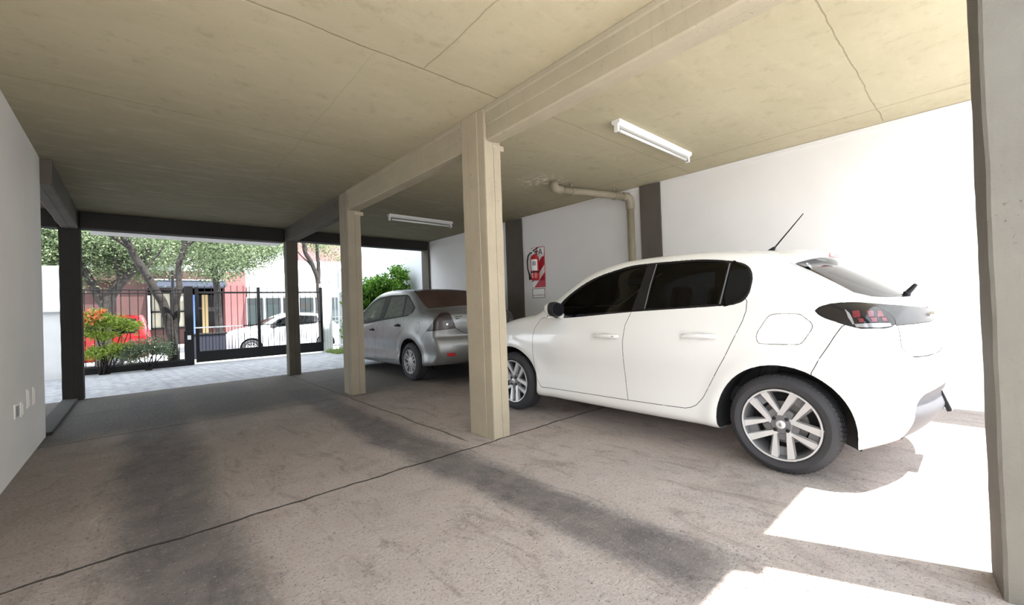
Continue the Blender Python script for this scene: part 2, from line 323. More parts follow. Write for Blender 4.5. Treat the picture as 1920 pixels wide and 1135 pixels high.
# ---------------------------------------------------------------- car surface
def crom(pts, n=8, closed=False):
    P = np.array(pts, float); N = len(P); out = []
    for i in range(N if closed else N-1):
        if closed: a, b, c, d = P[i-1], P[i], P[(i+1) % N], P[(i+2) % N]
        else: a, b, c, d = P[max(i-1, 0)], P[i], P[i+1], P[min(i+2, N-1)]
        for k in range(n):
            t = k/n
            out.append(.5*((2*b)+(c-a)*t+(2*a-5*b+4*c-d)*t*t+(3*b-a-3*c+d)*t**3))
    if not closed: out.append(P[-1])
    return np.array(out)
def sstep(a, b, x):
    t = np.clip((x-a)/(b-a), 0, 1); return t*t*(3-2*t)
def smax(a, b, k):
    return np.maximum(a, b)+np.maximum(k-np.abs(a-b), 0)**2/(4*k)
class CarShape:
    def __init__(s, sp):
        s.sp = sp
        poly = crom(sp['profile'], 6, True)
        ys = np.arange(-.3, sp['L']+.3, .02); zs = np.arange(-.1, 1.8, .02)
        Y, Z = np.meshgrid(ys, zs, indexing='ij')
        d = np.full(Y.shape, 9.); ins = np.zeros(Y.shape, bool)
        for i in range(len(poly)):
            a = poly[i-1]; b = poly[i]; e = b-a; L2 = e@e
            if L2 < 1e-12: continue
            t = np.clip(((Y-a[0])*e[0]+(Z-a[1])*e[1])/L2, 0, 1)
            d = np.minimum(d, np.hypot(Y-a[0]-t*e[0], Z-a[1]-t*e[1]))
            c = ((a[1] > Z) != (b[1] > Z))
            if abs(e[1]) > 1e-12:
                xi = a[0]+(Z-a[1])*e[0]/e[1]
                ins ^= c & (Y < xi)
        s.D = np.where(ins, -d, d); s.y0 = ys[0]; s.z0 = zs[0]
        s.P = crom(sp['plan'], 8); s.S = crom(sp['side'], 8)
    def dlook(s, y, z):
        u = np.clip((y-s.y0)/.02, 0, s.D.shape[0]-1.001); v = np.clip((z-s.z0)/.02, 0, s.D.shape[1]-1.001)
        i = u.astype(int); j = v.astype(int); fu = u-i; fv = v-j; D = s.D
        return (D[i, j]*(1-fu)+D[i+1, j]*fu)*(1-fv)+(D[i, j+1]*(1-fu)+D[i+1, j+1]*fu)*fv
    def W(s, y, z):
        sp = s.sp
        w = np.interp(y, s.P[:, 0], s.P[:, 1])+np.interp(z, s.S[:, 0], s.S[:, 1])
        w = w-sp.get('tailpinch', .10)*sstep(1.3, .3, y)*sstep(.95, 1.35, z)
        w = w-sp.get('nosepinch', .10)*sstep(sp['L']-1.9, sp['L']-1.0, y)*sstep(.8, 1.1, z)
        for hy in sp['hubs']:
            r = np.hypot(y-hy, z-.3)
            w = w+sp.get('flare', .014)*np.exp(-((r-.42)/.07)**2)
        return w
    def F(s, x, y, z):
        sp = s.sp; x = np.abs(x)
        q = np.minimum(x/.87, 1.2)
        ye = y-sp['bowr']*q**2.6*(1-sstep(.0, 1.4, y))+sp['bowf']*q**2.4*sstep(sp['L']-1.3, sp['L'], y)
        ze = z+sp['crown']*(x/.62)**2*sstep(.75, 1.1, z)
        g = s.dlook(ye, ze)
        k = np.where(z > .95, sp.get('kroof', .09), sp.get('kbody', .07))
        k = sp.get('kbody', .07)+(sp.get('kroof', .10)-sp.get('kbody', .07))*sstep(.9, 1.15, z)
        return smax(g, x-s.W(y, z), k)
    def grad(s, p, e=.006):
        x, y, z = p.T
        g = np.stack([s.F(x+e, y, z)-s.F(x-e, y, z), s.F(x, y+e, z)-s.F(x, y-e, z), s.F(x, y, z+e)-s.F(x, y, z-e)], 1)/(2*e)
        g[:, 0] = np.where(np.abs(x) < 1e-6, 0, g[:, 0])
        return g
    def project(s, p, it=4):
        for _ in range(it):
            f = s.F(*p.T); g = s.grad(p)
            p = p-(f/np.maximum((g*g).sum(1), .2))[:, None]*g
        return p
    def mesh(s, h):
        L = s.sp['L']
        xs = -h/2+h*np.arange(int(1.05/h)+2); ys = -.08+h*np.arange(int((L+.16)/h)+2); zs = .1+h*np.arange(int(1.5/h)+2)
        X, Y, Z = np.meshgrid(xs, ys, zs, indexing='ij')
        V = s.F(X, Y, Z); I = V < 0
        nx, ny, nz = [n-1 for n in V.shape]
        acc = np.zeros((nx, ny, nz, 3)); cnt = np.zeros((nx, ny, nz))
        corners = [(a, b, c) for a in (0, 1) for b in (0, 1) for c in (0, 1)]
        def sl(c): return (slice(c[0], c[0]+nx), slice(c[1], c[1]+ny), slice(c[2], c[2]+nz))
        for c in corners:
            for ax in range(3):
                if c[ax]: continue
                d = list(c); d[ax] = 1
                a, b = V[sl(c)], V[sl(d)]; m = I[sl(c)] != I[sl(d)]
                t = np.where(m, a/np.where(m, a-b, 1), 0)
                for q in range(3):
                    base = c[q]*1.0
                    acc[..., q] += np.where(m, (t if q == ax else base), 0)
                cnt += m
        act = cnt > 0; idx = -np.ones((nx, ny, nz), int); idx[act] = np.arange(act.sum())
        ijk = np.argwhere(act); loc = acc[act]/cnt[act][:, None]
        pts = np.stack([xs[0], ys[0], zs[0]])+h*(ijk+loc)
        mid = ijk[:, 0] == 0; pts[mid, 0] = 0
        quads = []
        for ax in range(3):
            a = [slice(0, n) for n in V.shape]; b = list(a)
            a[ax] = slice(0, V.shape[ax]-1); b[ax] = slice(1, V.shape[ax])
            m = I[tuple(a)] != I[tuple(b)]
            e = np.argwhere(m)
            o1, o2 = [q for q in range(3) if q != ax]
            ok = (e[:, o1] > 0) & (e[:, o2] > 0) & (e[:, o1] < V.shape[o1]-1) & (e[:, o2] < V.shape[o2]-1)
            e = e[ok]
            inside_first = I[tuple(e.T)]
            def cell(d1, d2):
                c = e.copy(); c[:, o1] += d1; c[:, o2] += d2; return idx[tuple(c.T)]
            q = np.stack([cell(-1, -1), cell(0, -1), cell(0, 0), cell(-1, 0)], 1)
            flip = inside_first if ax != 1 else ~inside_first
            q = np.where(flip[:, None], q, q[:, ::-1])
            quads.append(q)
        quads = np.concatenate(quads); quads = quads[(quads >= 0).all(1)]
        pts = s.project(pts); pts[mid, 0] = 0
        return pts, quads
HATCH = dict(L=4.06, hubs=(.75, 3.29), bowr=.22, bowf=.5, crown=.04, kbody=.06, kroof=.09, nosepinch=.05, flare=.016,
    profile=[(.40, .19), (.20, .235), (.09, .33), (.035, .43), (.05, .50), (.03, .56), (.0, .62), (.01, .68), (.06, .74), (.105, .80), (.10, .88), (.095, .95), (.125, 1.03), (.18, 1.085), (.27, 1.14), (.47, 1.27), (.66, 1.385), (.80, 1.462), (1.1, 1.505), (1.5, 1.53), (1.9, 1.528), (2.15, 1.503), (2.42, 1.425), (2.75, 1.245), (3.02, 1.085), (3.2, 1.055), (3.5, 1.01), (3.8, .93), (3.97, .80), (4.04, .66), (4.06, .5), (4.05, .35), (3.98, .24), (3.8, .21), (2., .20), (.8, .21)],
    plan=[(-.3, .80), (0, .815), (.3, .845), (.75, .868), (1.3, .862), (2.1, .86), (2.8, .864), (3.3, .872), (3.7, .84), (4.06, .76), (4.4, .7)],
    side=[(0, -.08), (.18, -.03), (.26, -.002), (.35, -.008), (.45, -.02), (.55, -.018), (.65, -.004), (.75, 0), (.85, -.008), (.95, -.026), (1.03, -.045), (1.12, -.075), (1.25, -.125), (1.38, -.165), (1.48, -.195), (1.6, -.22)])
SEDAN = dict(L=4.21, hubs=(.98, 3.47), bowr=.28, bowf=.5, crown=.03, kbody=.05, kroof=.09, nosepinch=.05, flare=.014, tailpinch=.05,
    profile=[(0.3, 0.27), (0.12, 0.3), (0.02, 0.42), (0.0, 0.55), (0.03, 0.66), (0.07, 0.72), (0.07, 0.85), (0.09, 1.0), (0.14, 1.08), (0.35, 1.11), (0.54, 1.13), (0.71, 1.2), (0.96, 1.36), (1.16, 1.45), (1.56, 1.49), (2.06, 1.51), (2.46, 1.49), (2.76, 1.41), (3.06, 1.24), (3.36, 1.07), (3.76, 0.94), (4.04, 0.82), (4.16, 0.68), (4.21, 0.5), (4.19, 0.32), (4.06, 0.24), (2.96, 0.2), (1.46, 0.2), (0.76, 0.22)],
    plan=[(-.3, .79), (0, .80), (.4, .815), (1.0, .835), (2.1, .83), (3.0, .835), (3.5, .84), (3.9, .80), (4.25, .72), (4.6, .65)],
    side=[(0, -.12), (.18, -.04), (.3, -.01), (.45, -.018), (.6, -.004), (.75, 0), (.88, -.012), (1.0, -.04), (1.1, -.08), (1.25, -.145), (1.38, -.20), (1.48, -.25), (1.6, -.3)])
# ================================================================ SETTING
def S(o): return tag(o, kind='structure')
def zc(y): return 2.885-.021*y
def slab(name, x0, x1, y0, y1, z0a, z0b, z1, m):   # bottom z0a at y0, z0b at y1, flat top
    V = [(x0, y0, z0a), (x1, y0, z0a), (x1, y1, z0b), (x0, y1, z0b), (x0, y0, z1), (x1, y0, z1), (x1, y1, z1), (x0, y1, z1)]
    return mk(name, V, [(3, 2, 1, 0), (4, 5, 6, 7), (0, 1, 5, 4), (1, 2, 6, 5), (2, 3, 7, 6), (3, 0, 4, 7)], m, local=True)
XW = 5.79
YE = -.44
WA = math.atan(.078)
MW = Matrix.Translation((XW, 0, 0)) @ Matrix.Rotation(WA, 4, 'Z') @ Matrix.Translation((-XW, 0, 0))
def on_wall(o):
    """the right wall runs slightly inwards: things on it are built square and turned with it"""
    o.matrix_world = MW @ o.matrix_basis; return o
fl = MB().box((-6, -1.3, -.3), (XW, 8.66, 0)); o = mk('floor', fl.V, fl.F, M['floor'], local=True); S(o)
fl = MB().box((-6, -9, -.3), (XW, -1.3, 0)); o = mk('floor_yard_bounce', fl.V, fl.F, M['yard'], local=True); S(o)  # unseen yard floor, made pale to bounce light indoors
o = mk('floor_patio', *(lambda b: (b.V, b.F))(MB().box((-6, 8.66, -.3), (6.6, 12.62, -.012))), M['paver'], local=True); S(o)
# driveway ramp, sidewalk, street
o = mk('sidewalk', [(-30, 12.62, -.012), (30, 12.62, -.012), (30, 16.2, -.18), (-30, 16.2, -.18), (-30, 12.62, -.9), (30, 12.62, -.9), (30, 16.2, -.9), (-30, 16.2, -.9)],
       [(0, 1, 2, 3), (7, 6, 5, 4), (0, 4, 5, 1), (1, 5, 6, 2), (2, 6, 7, 3), (3, 7, 4, 0)], M['sidewalk'], local=True); S(o)
o = mk('street', *(lambda b: (b.V, b.F))(MB().box((-40, 16.2, -.9), (40, 24, -.35))), M['asphalt'], local=True); S(o)
o = mk('sidewalk', *(lambda b: (b.V, b.F))(MB().box((-40, 24, -.9), (40, 40, -.2))), M['sidewalk'], local=True); S(o)
# ceiling slab: its underside is the painted concrete ceiling
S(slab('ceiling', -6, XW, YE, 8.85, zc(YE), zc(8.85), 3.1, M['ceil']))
S(slab('unseen_upper_storey', -6, XW+.3, YE, 8.85, 3.1, 3.1, 10.6, M['wallP']))  # unseen upper floors, height set so their shadow covers the patio
# walls
b = MB().box((XW, -9, -.2), (XW+.3, YE, 4.1)); S(b.obj('wall_right_yard', M['wallP']))
b = MB(); b.box((XW, YE, -.2), (XW+.3, 8.88, 3.1)); on_wall(S(b.obj('wall_right', M['wallR'])))
b = MB().box((XW+.02, 8.885, -.2), (XW+.32, 12.9, 5.2)); on_wall(S(b.obj('wall_garden_right', M['wallG'])))
b = MB().box((-1.0, YE, -.2), (-.70, 6.17, 3.1), .012); S(b.obj('wall_left', M['wallL']))
b = MB().box((-6, -9, -.2), (-5.7, 8.86, 3.1)); S(b.obj('wall_far_left', M['wallP']))
b = MB().box((-6, -9.3, -.2), (XW+.3, -9, 4.2)); S(b.obj('wall_yard_bounce', M['wallP']))  # unseen white end wall, added to bounce light
# thin plaster bead along the top of the right wall
b = MB()
for y0, y1 in ((YE, 2.98), (3.31, 5.64), (6.08, 8.58)):
    y1 = min(y1, 8.6)
    b.prism([(y0, zc(y0)-.045), (y1, zc(y1)-.045), (y1, zc(y1)-.004), (y0, zc(y0)-.004)], XW-.014, XW, 'x')
on_wall(S(b.obj('trim_1', M['wallR'])))
# pilasters
GC = 'concrete columns'
def rough_box(name, lo, hi, m, label, cat, grooves=(), group=None, ztop=None, amp=.004, nz=40):
    """board-marked cast post: outline with small board steps, vertical noise"""
    x0, y0 = lo[0], lo[1]; x1, y1 = hi[0], hi[1]
    pts = []
    def edge(a, b, steps):
        a = Vector(a); b = Vector(b); d = (b-a); L = d.length; nrm = Vector((d.y, -d.x)).normalized()
        cuts = [0]+list(steps)+[1]
        for i in range(len(cuts)-1):
            off = [0, .004, -.002, .003][i % 4] if len(steps) else 0
            for t in (cuts[i]+(.004 if i else .03), (cuts[i]+cuts[i+1])/2, cuts[i+1]-(.004 if i < len(cuts)-2 else .03)):
                pts.append(a+d*t+nrm*off)
            if i < len(cuts)-2: pts.append(a+d*cuts[i+1]-nrm*.006)
    g = list(grooves)
    edge((x0, y0), (x1, y0), [.55] if g else []); edge((x1, y0), (x1, y1), g)
    edge((x1, y1), (x0, y1), []); edge((x0, y1), (x0, y0), [1-q for q in g][::-1])
    n = len(pts); V = []; F = []; seed = lo[1]*3.7
    for k in range(nz+1):
        z = lo[2]+(hi[2]-lo[2])*k/nz
        for p in pts:
            q = Vector((p.x*9, p.y*9, z*5+seed)); d = noise.noise(q)*amp+noise.noise(q*4)*amp*.4
            c = Vector(((x0+x1)/2, (y0+y1)/2)); r = (p-c).normalized(); V.append((p.x+r.x*d, p.y+r.y*d, z))
    for k in range(nz):
        for i in range(n): F.append((k*n+i, k*n+(i+1) % n, (k+1)*n+(i+1) % n, (k+1)*n+i))
    F.append(tuple(range(n-1, -1, -1))); F.append(tuple(nz*n+i for i in range(n)))
    o = mk(name, V, F, m); tag(o, label, cat, group); return o
rough_box('concrete_column', (2.22, 2.775, 0), (2.40, 3.11, zc(2.9)-.004), M['col'], 'tan cast concrete column in the foreground, between the silver sedan and the white hatchback', 'column', (.28, .62), GC)
rough_box('concrete_column', (2.13, 5.67, 0), (2.315, 5.97, zc(5.8)-.004), M['colhalfshade'], 'middle tan concrete column standing in front of the silver sedan front doors', 'column', (.3, .6), GC)
rough_box('concrete_column', (2.06, 8.49, 0), (2.25, 8.71, zc(8.6)-.004), M['colshade'], 'dark concrete column at the far edge of the carport, in front of the sliding gate', 'column', (.4,), GC)
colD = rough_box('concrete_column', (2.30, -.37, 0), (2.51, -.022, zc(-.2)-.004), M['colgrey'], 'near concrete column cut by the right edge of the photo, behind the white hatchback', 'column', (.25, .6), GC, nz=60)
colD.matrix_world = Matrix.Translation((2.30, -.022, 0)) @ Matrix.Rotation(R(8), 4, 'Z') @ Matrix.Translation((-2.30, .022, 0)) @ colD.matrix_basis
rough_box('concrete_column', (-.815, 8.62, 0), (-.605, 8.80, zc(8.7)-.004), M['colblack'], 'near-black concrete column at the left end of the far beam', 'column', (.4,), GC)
for y0, y1, d, lb in ((2.995, 3.30, .03, 'dark brown wall pilaster behind the roof of the white hatchback, next to the drain pipe'),
                      (5.655, 6.068, .03, 'dark brown wall pilaster just left of the fire extinguisher'),
                      (8.60, 8.87, .05, 'dark corner pilaster at the far end of the white wall beside the leafy bush')):
    on_wall(rough_box('wall_pilaster', (XW-d, y0, 0), (XW-.001, y1, zc(y1)-.006), M['pil'], lb, 'pilaster', group='wall pilasters', amp=.002))
# beams
def beam(name, p0, p1, m, label, board=True):
    """p = (xl, xr, y, zb): left/right x, y, bottom z ; runs along Y"""
    V = []; F = []; n = 30; prof = []
    for k in range(n+1):
        t = k/n; xl, xr, y, zb = [a+(b-a)*t for a, b in zip(p0, p1)]; zt = zc(y)-.003
        ring = [(xl-.022, zt), (xl-.018, zt-.03), (xl-.006, zt-.04), (xl-.004, (zt+zb)/2), (xl+.004, (zt+zb)/2-.006), (xl, zb+.012), (xl+.014, zb), ((xl+xr)/2, zb-.003), ((xl+xr)/2+.01, zb+.002), (xr-.014, zb), (xr, zb+.012), (xr, (zt+zb)/2), (xr, zt)]
        for x, z in ring:
            d = noise.noise(Vector((x*6, y*3, z*8)))*.004
            V.append((x+d, y, z+d*(0 if z > zt-.02 else 1)))
    m_ = len(ring)
    for k in range(n):
        for i in range(m_): F.append((k*m_+i, (k+1)*m_+i, (k+1)*m_+(i+1) % m_, k*m_+(i+1) % m_))
    F.append(tuple(range(m_))); F.append(tuple(n*m_+i for i in range(m_-1, -1, -1)))
    o = mk(name, V, F, m); tag(o, label, 'beam', 'concrete beams'); return o
beam('concrete_beam', (2.305, 2.53, -.43, 2.645), (2.25, 2.385, 2.77, 2.545), M['beam'], 'tan concrete beam overhead running from the near column out of the top of the photo')
beam('concrete_beam', (2.235, 2.385, 3.115, 2.54), (2.145, 2.305, 5.665, 2.505), M['beam'], 'tan concrete ceiling beam between the foreground column and the middle column')
beam('concrete_beam', (2.145, 2.30, 5.975, 2.50), (2.075, 2.24, 8.485, 2.47), M['colshade'], 'dim concrete ceiling beam between the middle column and the far column')
beam('concrete_beam', (-.80, -.62, 6.175, 2.50), (-.80, -.62, 8.61, 2.455), M['colshade'], 'short concrete ceiling beam from the left wall corner to the black column')
# corbels under the beams
for (x, y, z, lb) in ((2.405, 2.79, 2.53, 'small concrete ledge under the beam at the top of the foreground column'), (2.32, 5.68, 2.49, 'small concrete ledge under the beam at the top of the middle column')):
    b = MB().box((x-.10, y-.022, z-.045), (x+.035, y+.26, z+.008), .012); tag(b.obj('concrete_corbel', M['col']), lb, 'corbel', 'concrete corbels')
def xbeam(name, x0, x1, y0, y1, zb, label, m=None):
    b = MB(); zt = zc(y0)-.003
    b.box((x0, y0, zb), (x1, y1, zt-.002), .008); tag(b.obj(name, m or M['colblack']), label, 'beam', 'concrete beams')
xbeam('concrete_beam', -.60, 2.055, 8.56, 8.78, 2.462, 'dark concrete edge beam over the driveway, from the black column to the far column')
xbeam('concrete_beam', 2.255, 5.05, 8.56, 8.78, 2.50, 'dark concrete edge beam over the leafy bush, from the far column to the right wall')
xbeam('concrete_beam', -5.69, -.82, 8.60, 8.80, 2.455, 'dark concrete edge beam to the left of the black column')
# balcony slab outside
b = MB().box((-.62, 8.9, 2.72), (2.45, 10.95, 2.86), .01); tag(b.obj('balcony_slab', M['wallP']), 'pale balcony slab sticking out above the patio beyond the dark edge beam', 'balcony')
b = MB().box((-3.6, 12.2, -.2), (-.93, 12.5, 2.24), .02); S(b.obj('wall_garden_left', M['wallP']))
# plaque on garden wall
t = thing('wall_plaque', (-1.27, 12.19, 1.32), 'small pale raised panel on the white garden wall left of the black column', 'plaque')
MB().box((-1.42, 12.175, 1.33), (-1.12, 12.198, 1.70), .006).obj('panel', M['whitep'], t)
MB().box((-1.42, 12.15, 1.305), (-1.12, 12.198, 1.328), .004).obj('ledge', M['grey'], t)
# ================================================================ fittings
def batten(x0, x1, y, zt, label):
    t = thing('fluorescent_batten', ((x0+x1)/2, y, zt), label, 'ceiling light', 'fluorescent battens')
    b = MB(); b.prism([(y-.045, zt), (y-.045, zt-.03), (y-.02, zt-.048), (y+.02, zt-.048), (y+.045, zt-.03), (y+.045, zt)], x0, x1, 'x'); b.obj('housing', M['lampw'], t)
    for x in (x0+.004, x1-.034): MB().box((x, y-.022, zt-.108), (x+.03, y+.022, zt-.0485), .004).obj('lamp_holder', M['lampw'], t)
    MB().tube([(x0+.035, y, zt-.085), (x1-.035, y, zt-.085)], .014, 12).obj('tube', M['lampw'], t, smooth=True)
    for x in (x0+.045, x1-.045): MB().tube([(x-.01, y, zt-.085), (x+.01, y, zt-.085)], .0155, 12).obj('tube_cap', M['alloyd'], t)
batten(3.37, 4.83, 2.235, zc(2.235)-.001, 'bright white fluorescent batten on the ceiling above the white hatchback')
batten(3.16, 4.42, 6.58, zc(6.58)-.001, 'small far white fluorescent batten on the dark ceiling above the silver sedan')
# drain pipe
t = thing('drain_pipe', (5.445, 3.41, 0), 'tan drain pipe hung under the ceiling and running down the white wall', 'pipe')
zp = 2.695; PA = Vector((4.36, 3.80, zp)); PB = Vector((5.36, 3.44, zp-.02)); VX, VY = 5.445, 3.41; pd = (PB-PA).normalized()
b = MB(); b.tube([PA, PB], .052, 20); b.obj('horizontal_pipe', M['pipe'], t, smooth=True)
b = MB(); b.tube([PA-pd*.10+Vector((0, 0, .115)), PA-pd*.10+Vector((0, 0, .05)), PA-pd*.085+Vector((0, 0, .015)), PA-pd*.04, PA+pd*.02], [.056, .060, .063, .063, .060], 20); b.obj('elbow', M['pipe'], t, smooth=True)
b = MB(); b.tube([PB-pd*.04, PB+pd*.04, Vector((VX-.01, VY+.004, zp-.05)), (VX, VY, zp-.11), (VX, VY, zp-.20)], [.060, .063, .063, .063, .060], 20); b.obj('elbow', M['pipe'], t, smooth=True)
b = MB(); b.tube([(VX, VY, zp-.15), (VX, VY, 0)], .052, 20); b.obj('vertical_pipe', M['pipe'], t, smooth=True)
for s_ in (.16, .82):
    q = PA+(PB-PA)*s_; x, y, z = q
    b = MB(); b.lathe([(.055, -.014), (.061, -.014), (.061, .014), (.055, .014), (.055, -.014)], (x, y, z), 'x', 20); b.box((x-.012, y-.006, z+.052), (x+.012, y+.006, zc(y)-.003)); b.obj('pipe_clamp', M['pipe'], t)
# fire extinguisher and board
tb = t = thing('safety_board', (XW-.01, 5.665, 1.545), 'red and white diagonally striped board behind the fire extinguisher', 'sign')
Y0, Y1, Z0, Z1 = 5.525, 5.812, 1.545, 2.255
MB().box((XW-.012, Y0-.006, Z0-.006), (XW-.001, Y1+.006, Z1+.006), .002).obj('board', M['signr'], t)
b = MB()
# diagonal white bands clipped to the board; seen from the room +Y is left
def clip_poly(P, a, b_, lo, hi):
    def cl(P, ax, val, keep):
        out = []
        for i in range(len(P)):
            p, q = P[i-1], P[i]; ip = keep*(p[ax]-val) >= 0; iq = keep*(q[ax]-val) >= 0
            if ip != iq:
                t_ = (val-p[ax])/(q[ax]-p[ax]); out.append((p[0]+(q[0]-p[0])*t_, p[1]+(q[1]-p[1])*t_))
            if iq: out.append(q)
        return out
    for ax, v, k in ((0, a, 1), (0, b_, -1), (1, lo, 1), (1, hi, -1)):
        P = cl(P, ax, v, k)
        if not P: return P
    return P
for zl in (1.50, 1.83, 2.10):   # at left edge (Y1)
    P = [(Y1, zl), (Y0, zl+.30), (Y0, zl+.43), (Y1, zl+.13)]
    P = clip_poly(P, Y0, Y1, Z0, Z1)
    if len(P) >= 3: b.prism(P, XW-.0150, XW-.0122, 'x')
b.obj('white_stripe', M['whitep'], t)
b = MB(); b.box((XW-.017, Y0+.006, 2.085), (XW-.0152, Y0+.15, 2.248)); b.obj('letter_panel', M['whitep'], t)
b = MB()
def bar(b, p, q, wd, x0, x1):
    d = (Vector(q)-Vector(p)); n_ = Vector((-d.y, d.x)).normalized()*wd/2
    b.prism([tuple(Vector(p)-n_), tuple(Vector(q)-n_), tuple(Vector(q)+n_), tuple(Vector(p)+n_)], x0, x1, 'x')
bar(b, (5.645, 2.12), (5.605, 2.225), .014, XW-.0185, XW-.0171); bar(b, (5.565, 2.12), (5.605, 2.225), .014, XW-.0185, XW-.0171); bar(b, (5.63, 2.155), (5.58, 2.155), .012, XW-.0185, XW-.0171)
b.obj('letter', M['black'], t)
ti = t = thing('info_plate', (XW-.005, 5.68, 1.31), 'small framed white plate on the wall under the striped extinguisher board', 'sign')
MB().box((XW-.009, 5.53, 1.315), (XW-.001, 5.825, 1.485)).obj('plate', M['whitep'], t)
b = MB()
for y0, y1, z0, z1 in ((5.53, 5.825, 1.315, 1.324), (5.53, 5.825, 1.476, 1.485), (5.53, 5.54, 1.324, 1.476), (5.815, 5.825, 1.324, 1.476), (5.54, 5.815, 1.36, 1.368)): b.box((XW-.012, y0, z0), (XW-.0092, y1, z1))
b.obj('border', mat('dark_red_line', (.16, .05, .05), .6), t)
ex = thing('fire_extinguisher', (5.70, 5.675, 1.60), 'red fire extinguisher with a black hose hanging on the white wall', 'fire extinguisher')
cx, cy = 5.695, 5.675
b = MB().lathe([(.001, 1.60), (.055, 1.602), (.072, 1.62), (.075, 1.64), (.075, 1.98), (.070, 2.01), (.052, 2.04), (.028, 2.058), (.022, 2.075), (.001, 2.078)], (cx, cy, 0), 'z', 32); b.obj('cylinder', M['extr'], ex, smooth=True)
b = MB().lathe([(.0755, 1.775), (.0765, 1.78), (.0765, 1.965), (.0755, 1.97)], (cx, cy, 0), 'z', 16, R(165), R(255)); b.obj('label', M['whitep'], ex, smooth=True)
b = MB().lathe([(.077, 1.86), (.0772, 1.865), (.0772, 1.93), (.077, 1.935)], (cx, cy, 0), 'z', 10, R(185), R(235)); b.obj('label_text_block', M['grey'], ex, smooth=True)
b = MB().lathe([(.001, 2.065), (.024, 2.068), (.024, 2.10), (.014, 2.11), (.001, 2.11)], (cx, cy, 0), 'z', 16); b.obj('valve', M['chrome'], ex, smooth=True)
b = MB(); b.box((cx-.012, cy-.10, 2.135), (cx+.012, cy+.03, 2.15), .004, Matrix.Translation((0, cy, 2.12)) @ Matrix.Rotation(R(-22), 4, 'X') @ Matrix.Translation((0, -cy, -2.12))); b.box((cx-.012, cy-.09, 2.105), (cx+.012, cy+.02, 2.118), .004); b.obj('squeeze_handle', M['black'], ex)
b = MB().lathe([(.001, -.012), (.02, -.012), (.02, 0), (.001, 0)], (cx-.024, cy, 2.085), 'x', 16); b.obj('gauge', M['whitep'], ex, smooth=True)
b = MB(); b.tube([(cx-.02, cy+.02, 2.09), (cx-.03, cy+.07, 2.10), (cx-.03, cy+.125, 2.05), (cx-.03, cy+.15, 1.95), (cx-.03, cy+.145, 1.82), (cx-.03, cy+.12, 1.74)], .011, 8); b.tube([(cx-.03, cy+.12, 1.745), (cx-.03, cy+.105, 1.70), (cx-.03, cy+.095, 1.62)], [.013, .016, .022], 10); b.obj('hose', M['black'], ex, smooth=True)
b = MB().lathe([(.0765, 1.735), (.079, 1.737), (.079, 1.757), (.0765, 1.76)], (cx, cy, 0), 'z', 32); b.obj('strap', M['black'], ex, smooth=True)
b = MB(); b.box((cx+.05, cy-.02, 1.97), (XW-.0155, cy+.02, 2.02), .003); b.obj('bracket', M['black'], ex)
for o_, dy, dz in ((tb, -.375, -.09), (ti, -.375, -.055), (ex, -.375, -.03)):
    o_.location = o_.location+Vector((0, dy, dz)); on_wall(o_)
# outlets on the left wall
for i, (y0, y1, z0, z1, mm, lb) in enumerate(((4.78, 4.86, .42, .512, 'steel', 'leftmost and nearest of the small boxes low on the left wall, with a grey face'), (5.00, 5.055, .40, .50, 'wallL', 'narrow blank box low on the left wall, second of the four'),
        (5.25, 5.33, .43, .57, 'wallL', 'tall pale cover plate low on the left wall, third of the four'), (5.50, 5.60, .415, .56, 'wallL', 'pale cover plate low on the left wall, nearest the wall corner'))):
    t = thing('wall_outlet', (-.695, (y0+y1)/2, z0), lb, 'outlet', 'boxes low on the left wall')
    MB().box((-.6995, y0-.008, z0-.008), (-.690, y1+.008, z1+.008), .002).obj('cover_plate', M['wallL'], t)
    MB().box((-.6895, y0+.006, z0+.008), (-.684, y1-.006, z1-.008), .002).obj('face', M[mm], t)
# low concrete kerb on the left, past the wall corner
b = MB().box((-.82, 6.19, 0), (-.66, 8.60, .035), .01); tag(b.obj('floor_kerb', M['colblack']), 'low worn concrete kerb on the floor between the left wall corner and the black column', 'kerb')
